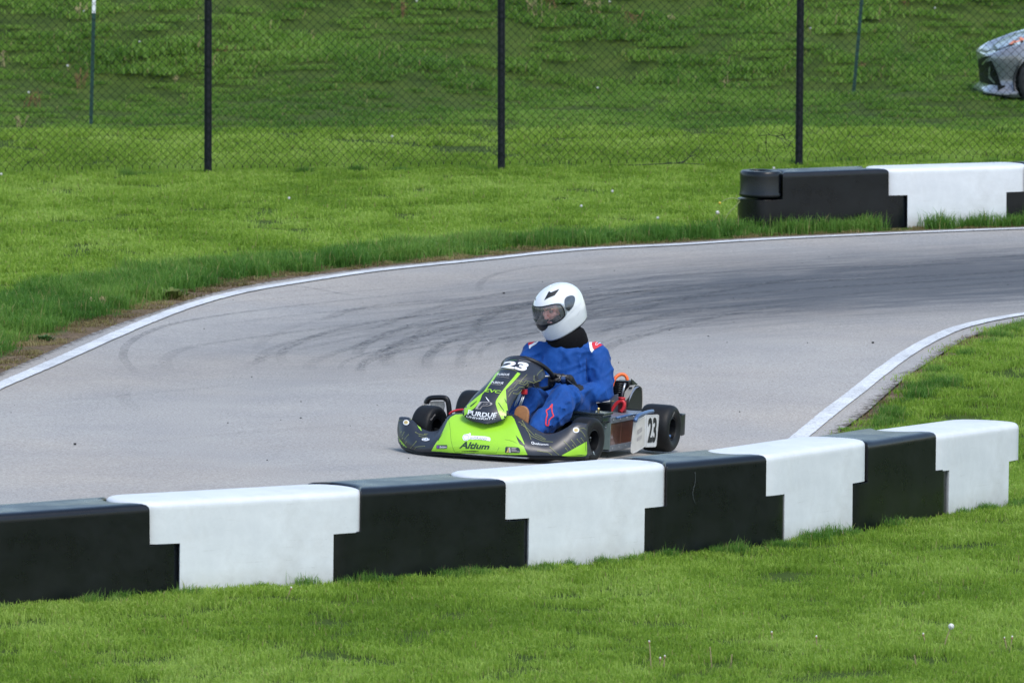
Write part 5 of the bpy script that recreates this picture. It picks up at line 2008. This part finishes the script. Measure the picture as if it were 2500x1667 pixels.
bm = bmesh.new()
add_tube(bm, [K(s5(x, y), 'l', .655) for x, y in ((985, 900), (1010, 840), (1060, 800), (1130, 775), (1200, 755), (1262, 745))], .0125, 10, sub=4)
add_tube(bm, [K(s5(x, y), 'l', .54) for x, y in ((690, 850), (900, 800), (1060, 790))], .008, 8)
kobj('side_bar', bm, M_BLUEA)
# rear bumper: dark rounded plastic beam behind the axle
bm = bmesh.new()
RB = [(-1.16, .56, .17), (-1.24, .60, .17), (-1.27, .40, .17), (-1.28, 0, .17), (-1.27, -.40, .17), (-1.24, -.60, .17), (-1.16, -.56, .17)]
c_ = K(s5(1765, 950), 'f', -1.22)
print('rear bumper end', c_)
yE = c_.y
secs = []
for x, y in ((-1.19, yE), (-1.24, yE - .01), (-1.27, yE - .10), (-1.28, .3), (-1.28, -.3), (-1.27, -yE + .10), (-1.24, -yE + .01), (-1.19, -yE)):
    secs.append([(x + a_, y, c_.z + b_) for a_, b_ in ((-.03, -.066), (.02, -.07), (.035, -.055), (.038, .045), (.025, .062), (-.03, .06))])
grid_bm(secs, closed_v=True, bm=bm, cap=True)
rb = kobj('rear_bumper', bm, M_BLK)
md = rb.modifiers.new('bevel', 'BEVEL')
md.width = .015
md.segments = 3
bm = bmesh.new()
sp = [[(x, y * w_, z) for w_, z in ((0, .075), (.6, .08), (.9, .13), (1.0, .20), (1.02, .30))] for x, y in ((-.50, .20), (-.60, .215), (-.72, .215), (-.80, .20))]
rows = []
for x, hw_ in ((-.42, .17), (-.55, .20), (-.70, .205), (-.82, .20), (-.90, .18)):
    zz = max(0, (-x - .70) * 1.9)
    rows.append([(x, -hw_, .30 + zz * .3), (x, -hw_, .16 + zz), (x, -hw_ * .8, .06 + zz), (x, 0, .05 + zz), (x, hw_ * .8, .06 + zz), (x, hw_, .16 + zz), (x, hw_, .30 + zz * .3)])
grid_bm(rows, bm=bm)
seat = kobj('seat', bm, M_BLK)
md = seat.modifiers.new('t', 'SOLIDIFY')
md.thickness = .008
bm = bmesh.new()
add_tube(bm, [K(s4(x, y), 'f', .12) for x, y in ((560, 1070), (640, 1125), (740, 1165), (830, 1160), (900, 1165), (960, 1155))], .010, 6)
kobj('side_cable', bm, M_BLK)

# ---------------------------------------------------------------- driver
driver = empty('person')
driver.matrix_world = MK
tag(driver, 'seated kart driver in blue race suit, white helmet and black gloves', 'person')
bpy.context.view_layer.update()


def dobj(nm, bm, m, parent=None, **k): return obj(nm, bm, m, parent or driver, **k)


M_SUIT = NT('blue_race_suit')
t = M_SUIT
n1 = t.noise(6, 4, 0.6, obj=True)
weave = t.noise(420, 2, 0.5, obj=True)
t.link(t.ramp(n1, [(0.3, (0.003, 0.046, 0.21)), (0.7, (0.007, 0.074, 0.32))]), t.bsdf.inputs['Base Color'])
t.bsdf.inputs['Roughness'].default_value = 0.72
t.bsdf.inputs['Sheen Weight'].default_value = 0.04
t.bsdf.inputs['Specular IOR Level'].default_value = 0.25
fold = t.math('ADD', t.math('MULTIPLY', t.noise(11, 1.2, 0.5, obj=True, mapping=(1, 1, .4)), 1.0), t.math('MULTIPLY', weave, .02))
t.bump(fold, 1.0, .045)
M_SUIT = t.m
M_GLOVE = simple('black_glove', (.005, .005, .007), .6, bump=.3)
M_GLB = simple('glove_blue_print', (.03, .07, .20), .6)
M_COLL = simple('black_knit', (.005, .005, .006), .9, spec=.15, bump=.4, bscale=200)
M_HEL = simple('white_helmet_paint', (.72, .745, .765), .18, var=.02, coat=.8)
M_SKIN = simple('face_skin', (.85, .38, .31), .5, var=.15, vscale=30)
M_SREDP = simple('red_suit_print', (.60, .02, .035), .6)


def ball_chain(bm, pts, seg=10):
    """pts: (vec, (rx, ry, rz) or r); a run of overlapping ellipsoids to be fused into one skin"""
    for (a_, ra), (b_, rb_) in zip(pts[:-1], pts[1:]):
        a_, b_ = Vector(a_), Vector(b_)
        ra_ = ra if isinstance(ra, tuple) else (ra,) * 3
        rbb = rb_ if isinstance(rb_, tuple) else (rb_,) * 3
        n_ = max(2, int((b_ - a_).length / (min(ra_ + rbb) * .22)))
        for i in range(n_ + 1):
            f = i / n_
            c_ = a_.lerp(b_, f)
            r_ = [ra_[j] + (rbb[j] - ra_[j]) * f for j in range(3)]
            res = bmesh.ops.create_icosphere(bm, subdivisions=2, radius=1)
            for v in res['verts']: v.co = Vector((v.co.x * r_[0], v.co.y * r_[1], v.co.z * r_[2])) + c_


def fuse(nm, bm, m, voxel, smooth_it=6, parent=None, disp=None):
    o = dobj(nm, bm, m, parent)
    md = o.modifiers.new('r', 'REMESH')
    md.mode = 'VOXEL'
    md.voxel_size = voxel
    md.use_smooth_shade = True
    md = o.modifiers.new('s', 'SMOOTH')
    md.iterations = smooth_it
    md.factor = .5
    bpy.context.view_layer.update()
    dg = bpy.context.evaluated_depsgraph_get()
    me2 = bpy.data.meshes.new_from_object(o.evaluated_get(dg))
    o.modifiers.clear()
    old = o.data
    o.data = me2
    bpy.data.meshes.remove(old)
    me2.polygons.foreach_set('use_smooth', [True] * len(me2.polygons))
    if disp:
        me2.calc_loop_triangles()
        nrm = [v.normal.copy() for v in me2.vertices]
        for v, n_ in zip(me2.vertices, nrm): v.co += n_ * disp(v.co)
    return o


kp = lambda x, y, f: K(s1(x, y), 'f', f)
sL, sR = kp(1575, 640, -.72), kp(1110, 628, -.66)
eL, eR = kp(1632, 925, -.62), kp(985, 850, -.55)
wL, wR = kp(1462, 930, -.44), kp(930, 850, -.36)
hipL, hipR = kp(1455, 1055, -.64), kp(1290, 1050, -.64)
knL, knR = kp(1332, 965, -.22), kp(1085, 985, -.20)
anL, anR = kp(1128, 1215, .09), kp(905, 1225, .12)
neck = kp(1350, 535, -.70)
chest = kp(1345, 700, -.69)
belly = kp(1345, 880, -.66)
pelv = kp(1375, 1010, -.68)
bm = bmesh.new()
ball_chain(bm, [(neck, (.07, .085, .06)), (chest + Vector((0, 0, .04)), (.125, .175, .095)), (chest, (.135, .18, .10)), (belly, (.135, .168, .10)), (pelv, (.13, .165, .10))])
# trapezius to the shoulders
for s_ in (sL, sR):
    ball_chain(bm, [(neck + Vector((0, 0, -.035)), (.07, .06, .045)), (s_.lerp(neck, .45) + Vector((0, 0, -.012)), (.075, .07, .055)), (s_, (.078, .076, .076))])
ball_chain(bm, [(sL, .080), (sL.lerp(eL, .5) + Vector((0, .014, 0)), .078), (eL, .068)])
ball_chain(bm, [(eL, .068), (eL.lerp(wL, .5) + Vector((0, 0, -.010)), .066), (wL, .052)])
ball_chain(bm, [(sR, .074), (sR.lerp(eR, .5), .068), (eR, .060), (wR, .046)])
ball_chain(bm, [(pelv, (.12, .12, .10)), (hipL, .105), (hipL.lerp(knL, .5) + Vector((0, .012, -.014)), .098), (knL + Vector((-.01, 0, -.012)), .080)])
ball_chain(bm, [(knL, .074), (knL.lerp(anL, .35) + Vector((-.035, .022, -.015)), .090), (knL.lerp(anL, .75) + Vector((-.01, .012, 0)), .074), (anL, .058)])
ball_chain(bm, [(pelv, (.12, .12, .10)), (hipR, .095), (hipR.lerp(knR, .5), .085), (knR, .068)])
ball_chain(bm, [(knR, .068), (knR.lerp(anR, .35) + Vector((-.02, 0, 0)), .070), (anR, .050)])
# gathered cloth at elbows, waist, behind the knee
rq = random.Random(4)
for k in range(4):
    c_ = eL.lerp(sL, .06 + .11 * k)
    q0 = rq.uniform(0, 6)
    add_tube(bm, [c_ + Vector((.052 * math.cos(q0 + q), .058 * math.sin(q0 + q), .035 * math.sin(q * .6 + k))) for q in np.linspace(0, 2.6, 8)], [.016, .009], 6)
for k in range(4):
    c_ = eL.lerp(wL, .08 + .14 * k)
    q0 = rq.uniform(0, 6)
    add_tube(bm, [c_ + Vector((.035 * math.sin(q), .048 * math.cos(q0 + q), .050 * math.sin(q0 + q))) for q in np.linspace(0, 2.8, 8)], [.013, .008], 6)
for k in range(6):
    y0 = chest.y + rq.uniform(-.12, .12)
    z0 = chest.z - .02 - .035 * k
    xf = chest.x + .115
    add_tube(bm, [(xf - abs(a_) * .25, y0 + a_, z0 + a_ * rq.uniform(-.5, .8)) for a_ in np.linspace(-.07, .07, 5)], [.010, .006], 6)


for k in range(6):
    y0 = chest.y - .15 + .055 * k
    xf = chest.x + .128 - abs(y0 - chest.y) * .30
    add_tube(bm, [(xf - .03, y0 + .01, chest.z + .07), (xf + .004, y0, chest.z + .02), (xf, y0 + rq.uniform(-.02, .02), chest.z - .04), (xf - .006, y0 + rq.uniform(-.03, .03), chest.z - .11)], [.011, .007], 6, sub=3)
for k in range(4):
    c_ = knL.lerp(hipL, .04 + .10 * k)
    add_tube(bm, [c_ + Vector((.03 * math.sin(q * 2), .088 * math.cos(q), .085 * math.sin(q))) for q in np.linspace(-.8 + k * .3, 1.1 + k * .2, 7)], [.013, .006], 6)
for k in range(4):
    c_ = knL.lerp(anL, .25 + .17 * k)
    add_tube(bm, [c_ + Vector((.085 * math.cos(q) - .02, .085 * math.sin(q) + .02, .03 * math.sin(q * 1.3 + k))) for q in np.linspace(-.9 + k * .2, 1.2, 7)], [.010, .005], 6)


def cloth(p):
    a = noise.noise(p * 7.0 + Vector((3, 1, 9))) * .012
    b = max(0.0, 1 - abs(noise.noise(Vector((p.x * 8, p.y * 11, p.z * 6)))) * 4.2) ** 1.3 * .010 - .002
    b += max(0.0, 1 - abs(noise.noise(Vector((p.x * 6 + p.z * 9, p.y * 7 - p.z * 6, p.z * 8 + 4)))) * 5.0) ** 1.3 * .007
    c_ = (1 - abs(noise.noise(Vector((p.x * 22 + 5, p.y * 18, p.z * 25)))) * 2) * .0018
    return a + b + c_ - .003


body_o = fuse('race_suit_body', bm, M_SUIT, .0095, 5, disp=cloth)
bpy.context.view_layer.update()
bvB = bvh_of([body_o])

# gloves with five fingers closed on the rim
def hand(G, wrist, outer, nm='glove'):
    """G on the rim, wrist position; outer: which way the fingers go round"""
    r0 = G - SWC
    T_ = ax_n.cross(r0).normalized()
    B_ = (wrist - G)
    B_ = (B_ - T_ * B_.dot(T_)).normalized()
    N_ = T_.cross(B_).normalized()
    if N_.dot(outer) < 0: N_ = -N_
    bm = bmesh.new()
    pc = G + B_ * .052 + N_ * .006
    ball_chain(bm, [(G + B_ * .030 - T_ * .026 + N_ * .014, .017), (G + B_ * .030 + T_ * .026 + N_ * .014, .017)])
    ball_chain(bm, [(G + B_ * .055 - T_ * .024 + N_ * .006, .020), (G + B_ * .055 + T_ * .024 + N_ * .006, .020)])
    ball_chain(bm, [(G + B_ * .080 - T_ * .016, .021), (G + B_ * .080 + T_ * .016, .021)])
    ball_chain(bm, [(pc, .024), (G + B_ * .095, .027), (wrist.lerp(G, .25), .034), (wrist, .046)])
    for k, (off_, ln) in enumerate(((-.033, 215), (-.011, 240), (.011, 235), (.033, 200))):
        pts_ = [(G + T_ * off_ * .8 + B_ * .034 + N_ * .020, .0115)]
        for q in np.linspace(30, ln, 7):
            rr_ = .0265
            pts_.append((G + T_ * off_ + B_ * rr_ * math.cos(R(q)) + N_ * rr_ * math.sin(R(q)), .0105 - .0015 * q / 240))
        ball_chain(bm, pts_)
    sgn = 1 if (T_.z > 0) else -1
    pts_ = [(G + B_ * .058 + T_ * sgn * .022 - N_ * .004, .015), (G + B_ * .034 + T_ * sgn * .042 - N_ * .014, .0125), (G + B_ * .006 + T_ * sgn * .046 - N_ * .025, .0115), (G - B_ * .014 + T_ * sgn * .030 - N_ * .022, .0105)]
    ball_chain(bm, pts_)
    return fuse(nm, bm, M_GLOVE, .0034, 2)


def rim_near(px):
    best = None
    for k in range(360):
        q = R(k)
        p = SWC + u_ * .158 * math.cos(q) + v_ * .158 * math.sin(q)
        w = MK @ p
        x, y = project(w)
        d_ = (x - px[0]) ** 2 + (y - px[1]) ** 2
        if best is None or d_ < best[0]: best = (d_, p)
    return best[1]


GL = rim_near(s1(1262, 845))
GR = rim_near(s1(905, 860))
gl = hand(GL, wL, Vector((.6, .3, .6)))
gr = hand(GR, wR, Vector((.6, -.3, .6)))
bpy.context.view_layer.update()
bvG = bvh_of([gl])
z10 = lambda x, y: (1280 + x / 14.7, 880 + y / 14.7)
lay('glove_print', line_px([z10(1300, 560), z10(1250, 610), z10(1300, 690), z10(1200, 740)], .9, False), bvG, M_GRYP, gl, .002, step=8)
lay('glove_print', line_px([z10(1180, 540), z10(1400, 560), z10(1520, 545)], .9, False), bvG, M_GRYP, gl, .002, step=8)
lay('glove_piping', line_px([z10(1550, 690), z10(1700, 810), z10(1890, 950)], 1.1, False), bvG, M_GRYP, gl, .002, step=8)
lay('glove_patch', [[z10(990, 590), z10(1090, 590), z10(1100, 660), z10(1010, 665)]], bvG, M_GLB, gl, .002, step=3)
lay('glove_patch', [[z10(1320, 600), z10(1460, 580), z10(1480, 760), z10(1380, 810), z10(1320, 720)]], bvG, M_GLB, gl, .002, step=3)

# shoes: brown gum sole turned to the camera
def shoe(cx_px, y0, y1, F_, ank):
    a_, b_ = kp(cx_px[0], y0, F_), kp(cx_px[1], y1, F_)
    top_, bot = a_, Vector((a_.x + .03, b_.y, .055))
    ax_ = (top_ - bot)
    Ln = ax_.length
    ax_.normalize()
    side = Vector((0, 1, 0))
    side = (side - ax_ * side.dot(ax_)).normalized()
    nn = side.cross(ax_).normalized()
    if nn.x < 0: nn = -nn
    root = empty('shoe')
    root.parent = driver
    out = [(0, -.030), (.10, -.036), (.30, -.034), (.5, -.036), (.7, -.045), (.85, -.045), (.95, -.034), (1, -.014), (1, .014), (.95, .034), (.85, .044), (.7, .042), (.5, .034), (.3, .033), (.1, .035), (0, .030)]
    P2 = catmull([bot + ax_ * Ln * u + side * w for u, w in out], 3, True)
    rows = [[p + nn * d_ for p in P2] for d_ in (-.012, .010)]
    bm = grid_bm(rows, closed_v=True, cap=True)
    o = obj('sole', bm, simple('gum_sole', (.34, .15, .055), .55, var=.15), root, sharp=40)
    md = o.modifiers.new('b', 'BEVEL')
    md.width = .004
    md.segments = 2
    md.limit_method = 'ANGLE'
    bm = bmesh.new()
    ball_chain(bm, [(bot + ax_ * .05 - nn * .04, .034), (bot + ax_ * Ln * .5 - nn * .036, .033), (bot + ax_ * Ln * .86 - nn * .028, (.022, .036, .03))])
    ball_chain(bm, [(bot + ax_ * .06 - nn * .05, .038), (ank, .044)])
    u2 = fuse('upper', bm, simple('shoe_upper', (.02, .02, .03), .6), .006, 3, root)
    return root


shoe((1018, 1030), 1038, 1190, .17, anL)
shoe((870, 880), 1080, 1200, .18, anR)

# shoulder and leg prints
bvb = bvB
lay('white_shoulder_band', [mp(s2, (1575, 1222), (1612, 1238), (1570, 1262), (1540, 1300), (1528, 1352), (1540, 1400), (1568, 1452), (1535, 1502), (1505, 1468), (1488, 1400), (1476, 1335), (1490, 1275), (1530, 1238))], bvb, M_WHT, body_o, .003, step=4)
lay('red_shoulder_patch', [mp(s2, (1612, 1240), (1680, 1275), (1740, 1320), (1790, 1368), (1720, 1370), (1650, 1400), (1568, 1452), (1540, 1400), (1528, 1352), (1540, 1300), (1570, 1262))], bvb, M_SREDP, body_o, .003, step=4)
lay('shoulder_logo', [P_ for a_, b_ in zip([(1600, 1375), (1600, 1340), (1630, 1318), (1640, 1285), (1665, 1310), (1700, 1312), (1690, 1330), (1650, 1345), (1625, 1370)], [(1600, 1340), (1630, 1318), (1640, 1285), (1665, 1310), (1700, 1312), (1690, 1330), (1650, 1345), (1625, 1370), (1600, 1375)]) for P_ in line_px([s2(*a_), s2(*b_)], 1.2, False)], bvb, M_WHT, body_o, .005, step=8)
lay('white_shoulder_band', [mp(s2, (615, 1205), (590, 1205), (545, 1250), (500, 1300), (440, 1345), (385, 1372), (392, 1432), (440, 1390), (510, 1350), (560, 1300), (600, 1245))], bvb, M_WHT, body_o, .003, step=4)
lay('red_shoulder_patch', [mp(s2, (590, 1205), (530, 1215), (470, 1238), (410, 1275), (372, 1318), (378, 1372), (440, 1345), (500, 1300), (545, 1250))], bvb, M_SREDP, body_o, .003, step=4)
lay('shoulder_logo', [mp(s2, (445, 1252), (500, 1240), (465, 1285), (455, 1262))], bvb, M_WHT, body_o, .005, step=3)
star = [(862, 738), (852, 800), (856, 850), (878, 905), (838, 932), (812, 965), (802, 1030), (782, 1040), (763, 1025), (768, 950), (790, 885), (772, 828), (818, 800)]
lay('leg_logo', line_px([s4(x, y) for x, y in star + star[:1]], 3.0, False), bvb, M_SREDP, body_o, .004, step=8)
lines('sleeve_seam', [[(1348, 80), (1345, 200), (1350, 400)]], s4, .8, bvb, simple('dark_seam', (.004, .012, .08), .8), body_o, dots=False, off=.003)

# neck: thick black knit collar
hc = K(s1(1297, 283), 'f', -.645)
nc = K(s1(1352, 492), 'f', -.680)
tz_ = (hc + Vector((-.01, .02, -.05)) - kp(1370, 560, -.70)).normalized()
ty_ = tz_.cross(Vector((1, 0, 0))).normalized() * 1
tx_ = ty_.cross(tz_).normalized()
bm = bmesh.new()
rows = []
for z_, rr_ in ((-.10, .085), (-.085, .112), (-.06, .122), (-.02, .122), (.01, .115), (.03, .095), (.04, .06)):
    rows.append([nc + tz_ * z_ + ty_ * (rr_ * 1.03) * math.cos(q) * (1 + .02 * math.sin(5 * q + z_ * 40)) + tx_ * (rr_ * .88) * math.sin(q) + Vector((0, 0, .028 * math.cos(q) * 0)) for q in [2 * math.pi * k / 36 for k in range(36)]])
grid_bm(rows, closed_v=True, bm=bm, cap=True)
coll = dobj('neck_collar', bm, M_COLL)

# helmet
AF, PT, RL = R(54), R(24), R(2)
W3 = Vector((-math.sin(AF) * math.cos(PT), -math.cos(AF) * math.cos(PT), -math.sin(PT)))
Y3 = Vector((0, 0, 1)).cross(W3).normalized()
Z3 = W3.cross(Y3).normalized()
if Z3.z < 0: Z3 = -Z3
hcw = MK @ hc
MH = Matrix(((W3.x, Y3.x, Z3.x, hcw.x), (W3.y, Y3.y, Z3.y, hcw.y), (W3.z, Y3.z, Z3.z, hcw.z), (0, 0, 0, 1)))
helmet = empty('helmet')
helmet.parent = driver
helmet.matrix_local = MKI @ MH
bpy.context.view_layer.update()


def hel(az, z, k=1.0):
    if z >= 0: rho = max(0, 1 - (z / .142) ** 2.25) ** (1 / 2.05)
    else: rho = 1 - .17 * (-z / .165) ** 2.2
    front = max(0, math.cos(az))
    a_ = (.158 + .012 * front * (1 if z < 0 else .6)) if math.cos(az) > 0 else .165
    b_ = .128
    if z < -.05: b_ *= 1 - .10 * ((-z - .05) / .11)
    ca, sa = math.cos(az), math.sin(az)
    return Vector((a_ * rho * k * (abs(ca) ** .92) * (1 if ca >= 0 else -1), b_ * rho * k * (abs(sa) ** .92) * (1 if sa >= 0 else -1), z * (k if z > 0 else 1)))


def inopen(az, z): return (abs(az) / R(73)) ** 4 + (abs(z - .018) / .056) ** 4 < 1


rows = []
NA = 120
for i in range(NA):
    az = -math.pi + 2 * math.pi * i / NA
    zb_ = -.150 + .030 * (1 - math.cos(az)) / 2
    col = []
    for j in range(64):
        f = j / 63
        z = zb_ + (.142 - zb_) * (math.sin(f * math.pi / 2) ** .95)
        col.append(hel(az, min(z, .1419)))
    rows.append(col)
bm = grid_bm(rows, closed_u=True)
kill = []
for f in bm.faces:
    c_ = f.calc_center_median()
    az = math.atan2(c_.y / .128, c_.x / .168)
    if inopen(az, c_.z): kill.append(f)
bmesh.ops.delete(bm, geom=kill, context='FACES')
bmesh.ops.remove_doubles(bm, verts=bm.verts, dist=.0008)
shell = obj('shell', bm, M_HEL, helmet)
md = shell.modifiers.new('t', 'SOLIDIFY')
md.thickness = .010
md.offset = -1


def hpatch(nm, aw, z0, zh, k, m, az0=0.0, n=4.0, parent=helmet, rings=12):
    rows = []
    for i in range(rings + 1):
        r_ = i / rings
        row = []
        for j in range(48):
            q = 2 * math.pi * j / 48
            c_, s_ = math.cos(q), math.sin(q)
            m_ = (abs(c_) ** n + abs(s_) ** n) ** (-1 / n)
            row.append(hel(az0 + aw * r_ * c_ * m_, z0 + zh * r_ * s_ * m_, k))
        rows.append(row)
    bm = grid_bm(rows, closed_v=True)
    bmesh.ops.remove_doubles(bm, verts=bm.verts, dist=.0002)
    return obj(nm, bm, m, parent)


t = NT('clear_visor')
t.bsdf.inputs['Base Color'].default_value = (.05, .06, .065, 1)
t.bsdf.inputs['Roughness'].default_value = .06
gl_ = t.new('ShaderNodeBsdfGlossy')
gl_.inputs['Roughness'].default_value = .05
gl_.inputs['Color'].default_value = (.85, .9, .95, 1)
tp = t.new('ShaderNodeBsdfTransparent')
tp.inputs['Color'].default_value = (.97, .975, .98, 1)
fr = t.new('ShaderNodeFresnel')
fr.inputs['IOR'].default_value = 1.42
mx = t.new('ShaderNodeMixShader')
t.link(t.math('ADD', t.math('MULTIPLY', fr.outputs[0], 1.0), .05, clamp=True), mx.inputs[0])
t.link(tp.outputs[0], mx.inputs[1])
t.link(gl_.outputs[0], mx.inputs[2])
glare_haze = t.new('ShaderNodeBsdfDiffuse')  # pale grey diffuse layer mixed into the visor colour to imitate glare
glare_haze.inputs['Color'].default_value = (.45, .48, .51, 1)
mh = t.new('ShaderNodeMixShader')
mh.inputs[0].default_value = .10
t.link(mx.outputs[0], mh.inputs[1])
t.link(glare_haze.outputs[0], mh.inputs[2])
t.link(mh.outputs[0], t.out.inputs['Surface'])
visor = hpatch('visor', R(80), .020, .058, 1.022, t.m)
# dark gasket round the opening
bm = bmesh.new()
loop = []
for j in range(60):
    q = 2 * math.pi * j / 60
    c_, s_ = math.cos(q), math.sin(q)
    m_ = (abs(c_) ** 4 + abs(s_) ** 4) ** (-1 / 4)
    loop.append(hel(R(73.5) * c_ * m_, .018 + .0565 * s_ * m_, .995))
add_tube(bm, loop, .0055, 6, closed=True)
obj('gasket', bm, M_BLK, helmet)
bm = bmesh.new()
rows = []
for i in range(40):
    az = -math.pi + 2 * math.pi * i / 40
    zb_ = -.150 + .030 * (1 - math.cos(az)) / 2
    rows.append([hel(az, zb_, 1.002) + Vector((0, 0, -.001)), hel(az, zb_, .97) + Vector((0, 0, -.006)), hel(az, zb_, .90) + Vector((0, 0, .004)), hel(az, zb_, .80) + Vector((0, 0, .03))])
grid_bm(rows, closed_u=True, bm=bm)
obj('edge_trim', bm, M_BLK, helmet)
bm = bmesh.new()
bmesh.ops.create_uvsphere(bm, u_segments=32, v_segments=16, radius=1)
for v in bm.verts: v.co = Vector((v.co.x * .138, v.co.y * .112, v.co.z * .118 + .005))
for v in bm.verts:
    if v.co.x > .04: v.co.x = .04
obj('inner_liner', bm, simple('grey_liner_foam', (.16, .165, .17), .9), helmet)

# head with face, built as one skin joined to the neck
bm = bmesh.new()
ball_chain(bm, [(Vector((-.005, 0, .03)), (.085, .070, .075)), (Vector((.012, 0, -.02)), (.080, .062, .07)), (Vector((.025, 0, -.075)), (.062, .048, .04))])
ball_chain(bm, [(Vector((.092, 0, .004)), .009), (Vector((.108, 0, -.030)), .012)])
for sy in (1, -1):
    ball_chain(bm, [(Vector((.088, .012 * sy, .016)), .009), (Vector((.076, .045 * sy, .018)), .010)])
    ball_chain(bm, [(Vector((.078, .040 * sy, -.022)), .016), (Vector((.070, .050 * sy, -.018)), .015)])
    ball_chain(bm, [(Vector((.102, .010 * sy, -.032)), .008), (Vector((.100, .011 * sy, -.033)), .008)])
ball_chain(bm, [(Vector((.094, -.018, -.066)), .008), (Vector((.094, .018, -.066)), .008)])
ball_chain(bm, [(Vector((-.01, 0, -.06)), .055), (Vector((-.03, 0, -.15)), .056)])
face = fuse('head', bm, M_SKIN, .0042, 3, parent=helmet)
bpy.context.view_layer.update()
for sy in (1, -1):
    bm = bmesh.new()
    bmesh.ops.create_uvsphere(bm, u_segments=16, v_segments=10, radius=.0115)
    for v in bm.verts: v.co += Vector((.078, .031 * sy, .0005))
    obj('eye', bm, simple('eye_white', (.30, .20, .18), .3), face)
    bm = bmesh.new()
    bmesh.ops.create_uvsphere(bm, u_segments=12, v_segments=8, radius=.0055)
    for v in bm.verts: v.co = Vector((v.co.x * .4 + .0885, v.co.y + .031 * sy + .001, v.co.z + .0005))
    obj('iris', bm, simple('iris_dark', (.02, .015, .012), .2), face)
    bm = bmesh.new()
    add_tube(bm, [(.097, .012 * sy, .0155), (.094, .028 * sy, .0215), (.082, .048 * sy, .020)], [.0052, .003], 6, sub=3)
    obj('eyebrow', bm, simple('eyebrow_hair', (.05, .028, .018), .9), face)
bm = bmesh.new()
rows = []
for z_, a_, b_ in ((-.058, .104, .060), (-.070, .108, .066), (-.10, .10, .062), (-.14, .08, .06), (-.19, .06, .058)):
    rows.append([(a_ * math.cos(q) - (.006 if z_ > -.12 else .02), b_ * math.sin(q), z_ + .026 * abs(math.sin(q))) for q in [2 * math.pi * k / 32 for k in range(32)]])
grid_bm(rows, closed_v=True, bm=bm)
obj('balaclava', bm, M_COLL, helmet)
for o_ in list(helmet.children):
    if o_.name.split('.')[0] in ('head', 'balaclava'): o_.location.z += .014

bpy.context.view_layer.update()
bvH = bvh_of([shell, visor])
lay('top_vent', [mp(s2, (662, 547), (735, 410), (752, 385), (782, 408), (940, 342), (900, 400), (855, 458), (800, 478), (745, 502))], bvH, M_BLKP, shell, .0025, step=3)
lay('front_vent', [mp(s2, (515, 415), (495, 450), (490, 490), (500, 530), (515, 555), (508, 500), (505, 460), (516, 435))], bvH, M_BLKP, shell, .0025, step=3)
lay('chin_vent', [mp(s2, (518, 985), (600, 990), (680, 985), (742, 965), (740, 1000), (715, 1050), (680, 1085), (632, 1106), (590, 1090), (545, 1040))], bvH, M_BLKP, shell, .0025, step=3)
lay('pivot_cover', [mp(s2, (1030, 530), (1060, 490), (1110, 468), (1160, 460), (1200, 475), (1216, 515), (1212, 570), (1190, 640), (1150, 700), (1110, 732), (1080, 730), (1052, 700), (1040, 640), (1026, 590))], bvH, simple('smoke_plastic', (.06, .075, .095), .22, var=.3, vscale=30, coat=.5), shell, .005, step=3)
lay('pivot_gap', [mp(s2, (1055, 670), (1130, 680), (1115, 735), (1085, 735), (1058, 705))], bvH, M_BLKP, shell, .0065, step=3)
lines('shell_crease', [[(1330, 600), (1240, 680), (1120, 800), (900, 1020)]], s2, .7, bvH, simple('crease_grey', (.55, .57, .6), .4), shell, dots=False, off=.002)
text_decal('XR', mp(s2, (1235, 850), (1275, 800), (1325, 720), (1285, 760)), bvH, simple('pale_grey_print', (.45, .47, .5), .4), shell, off=.002)
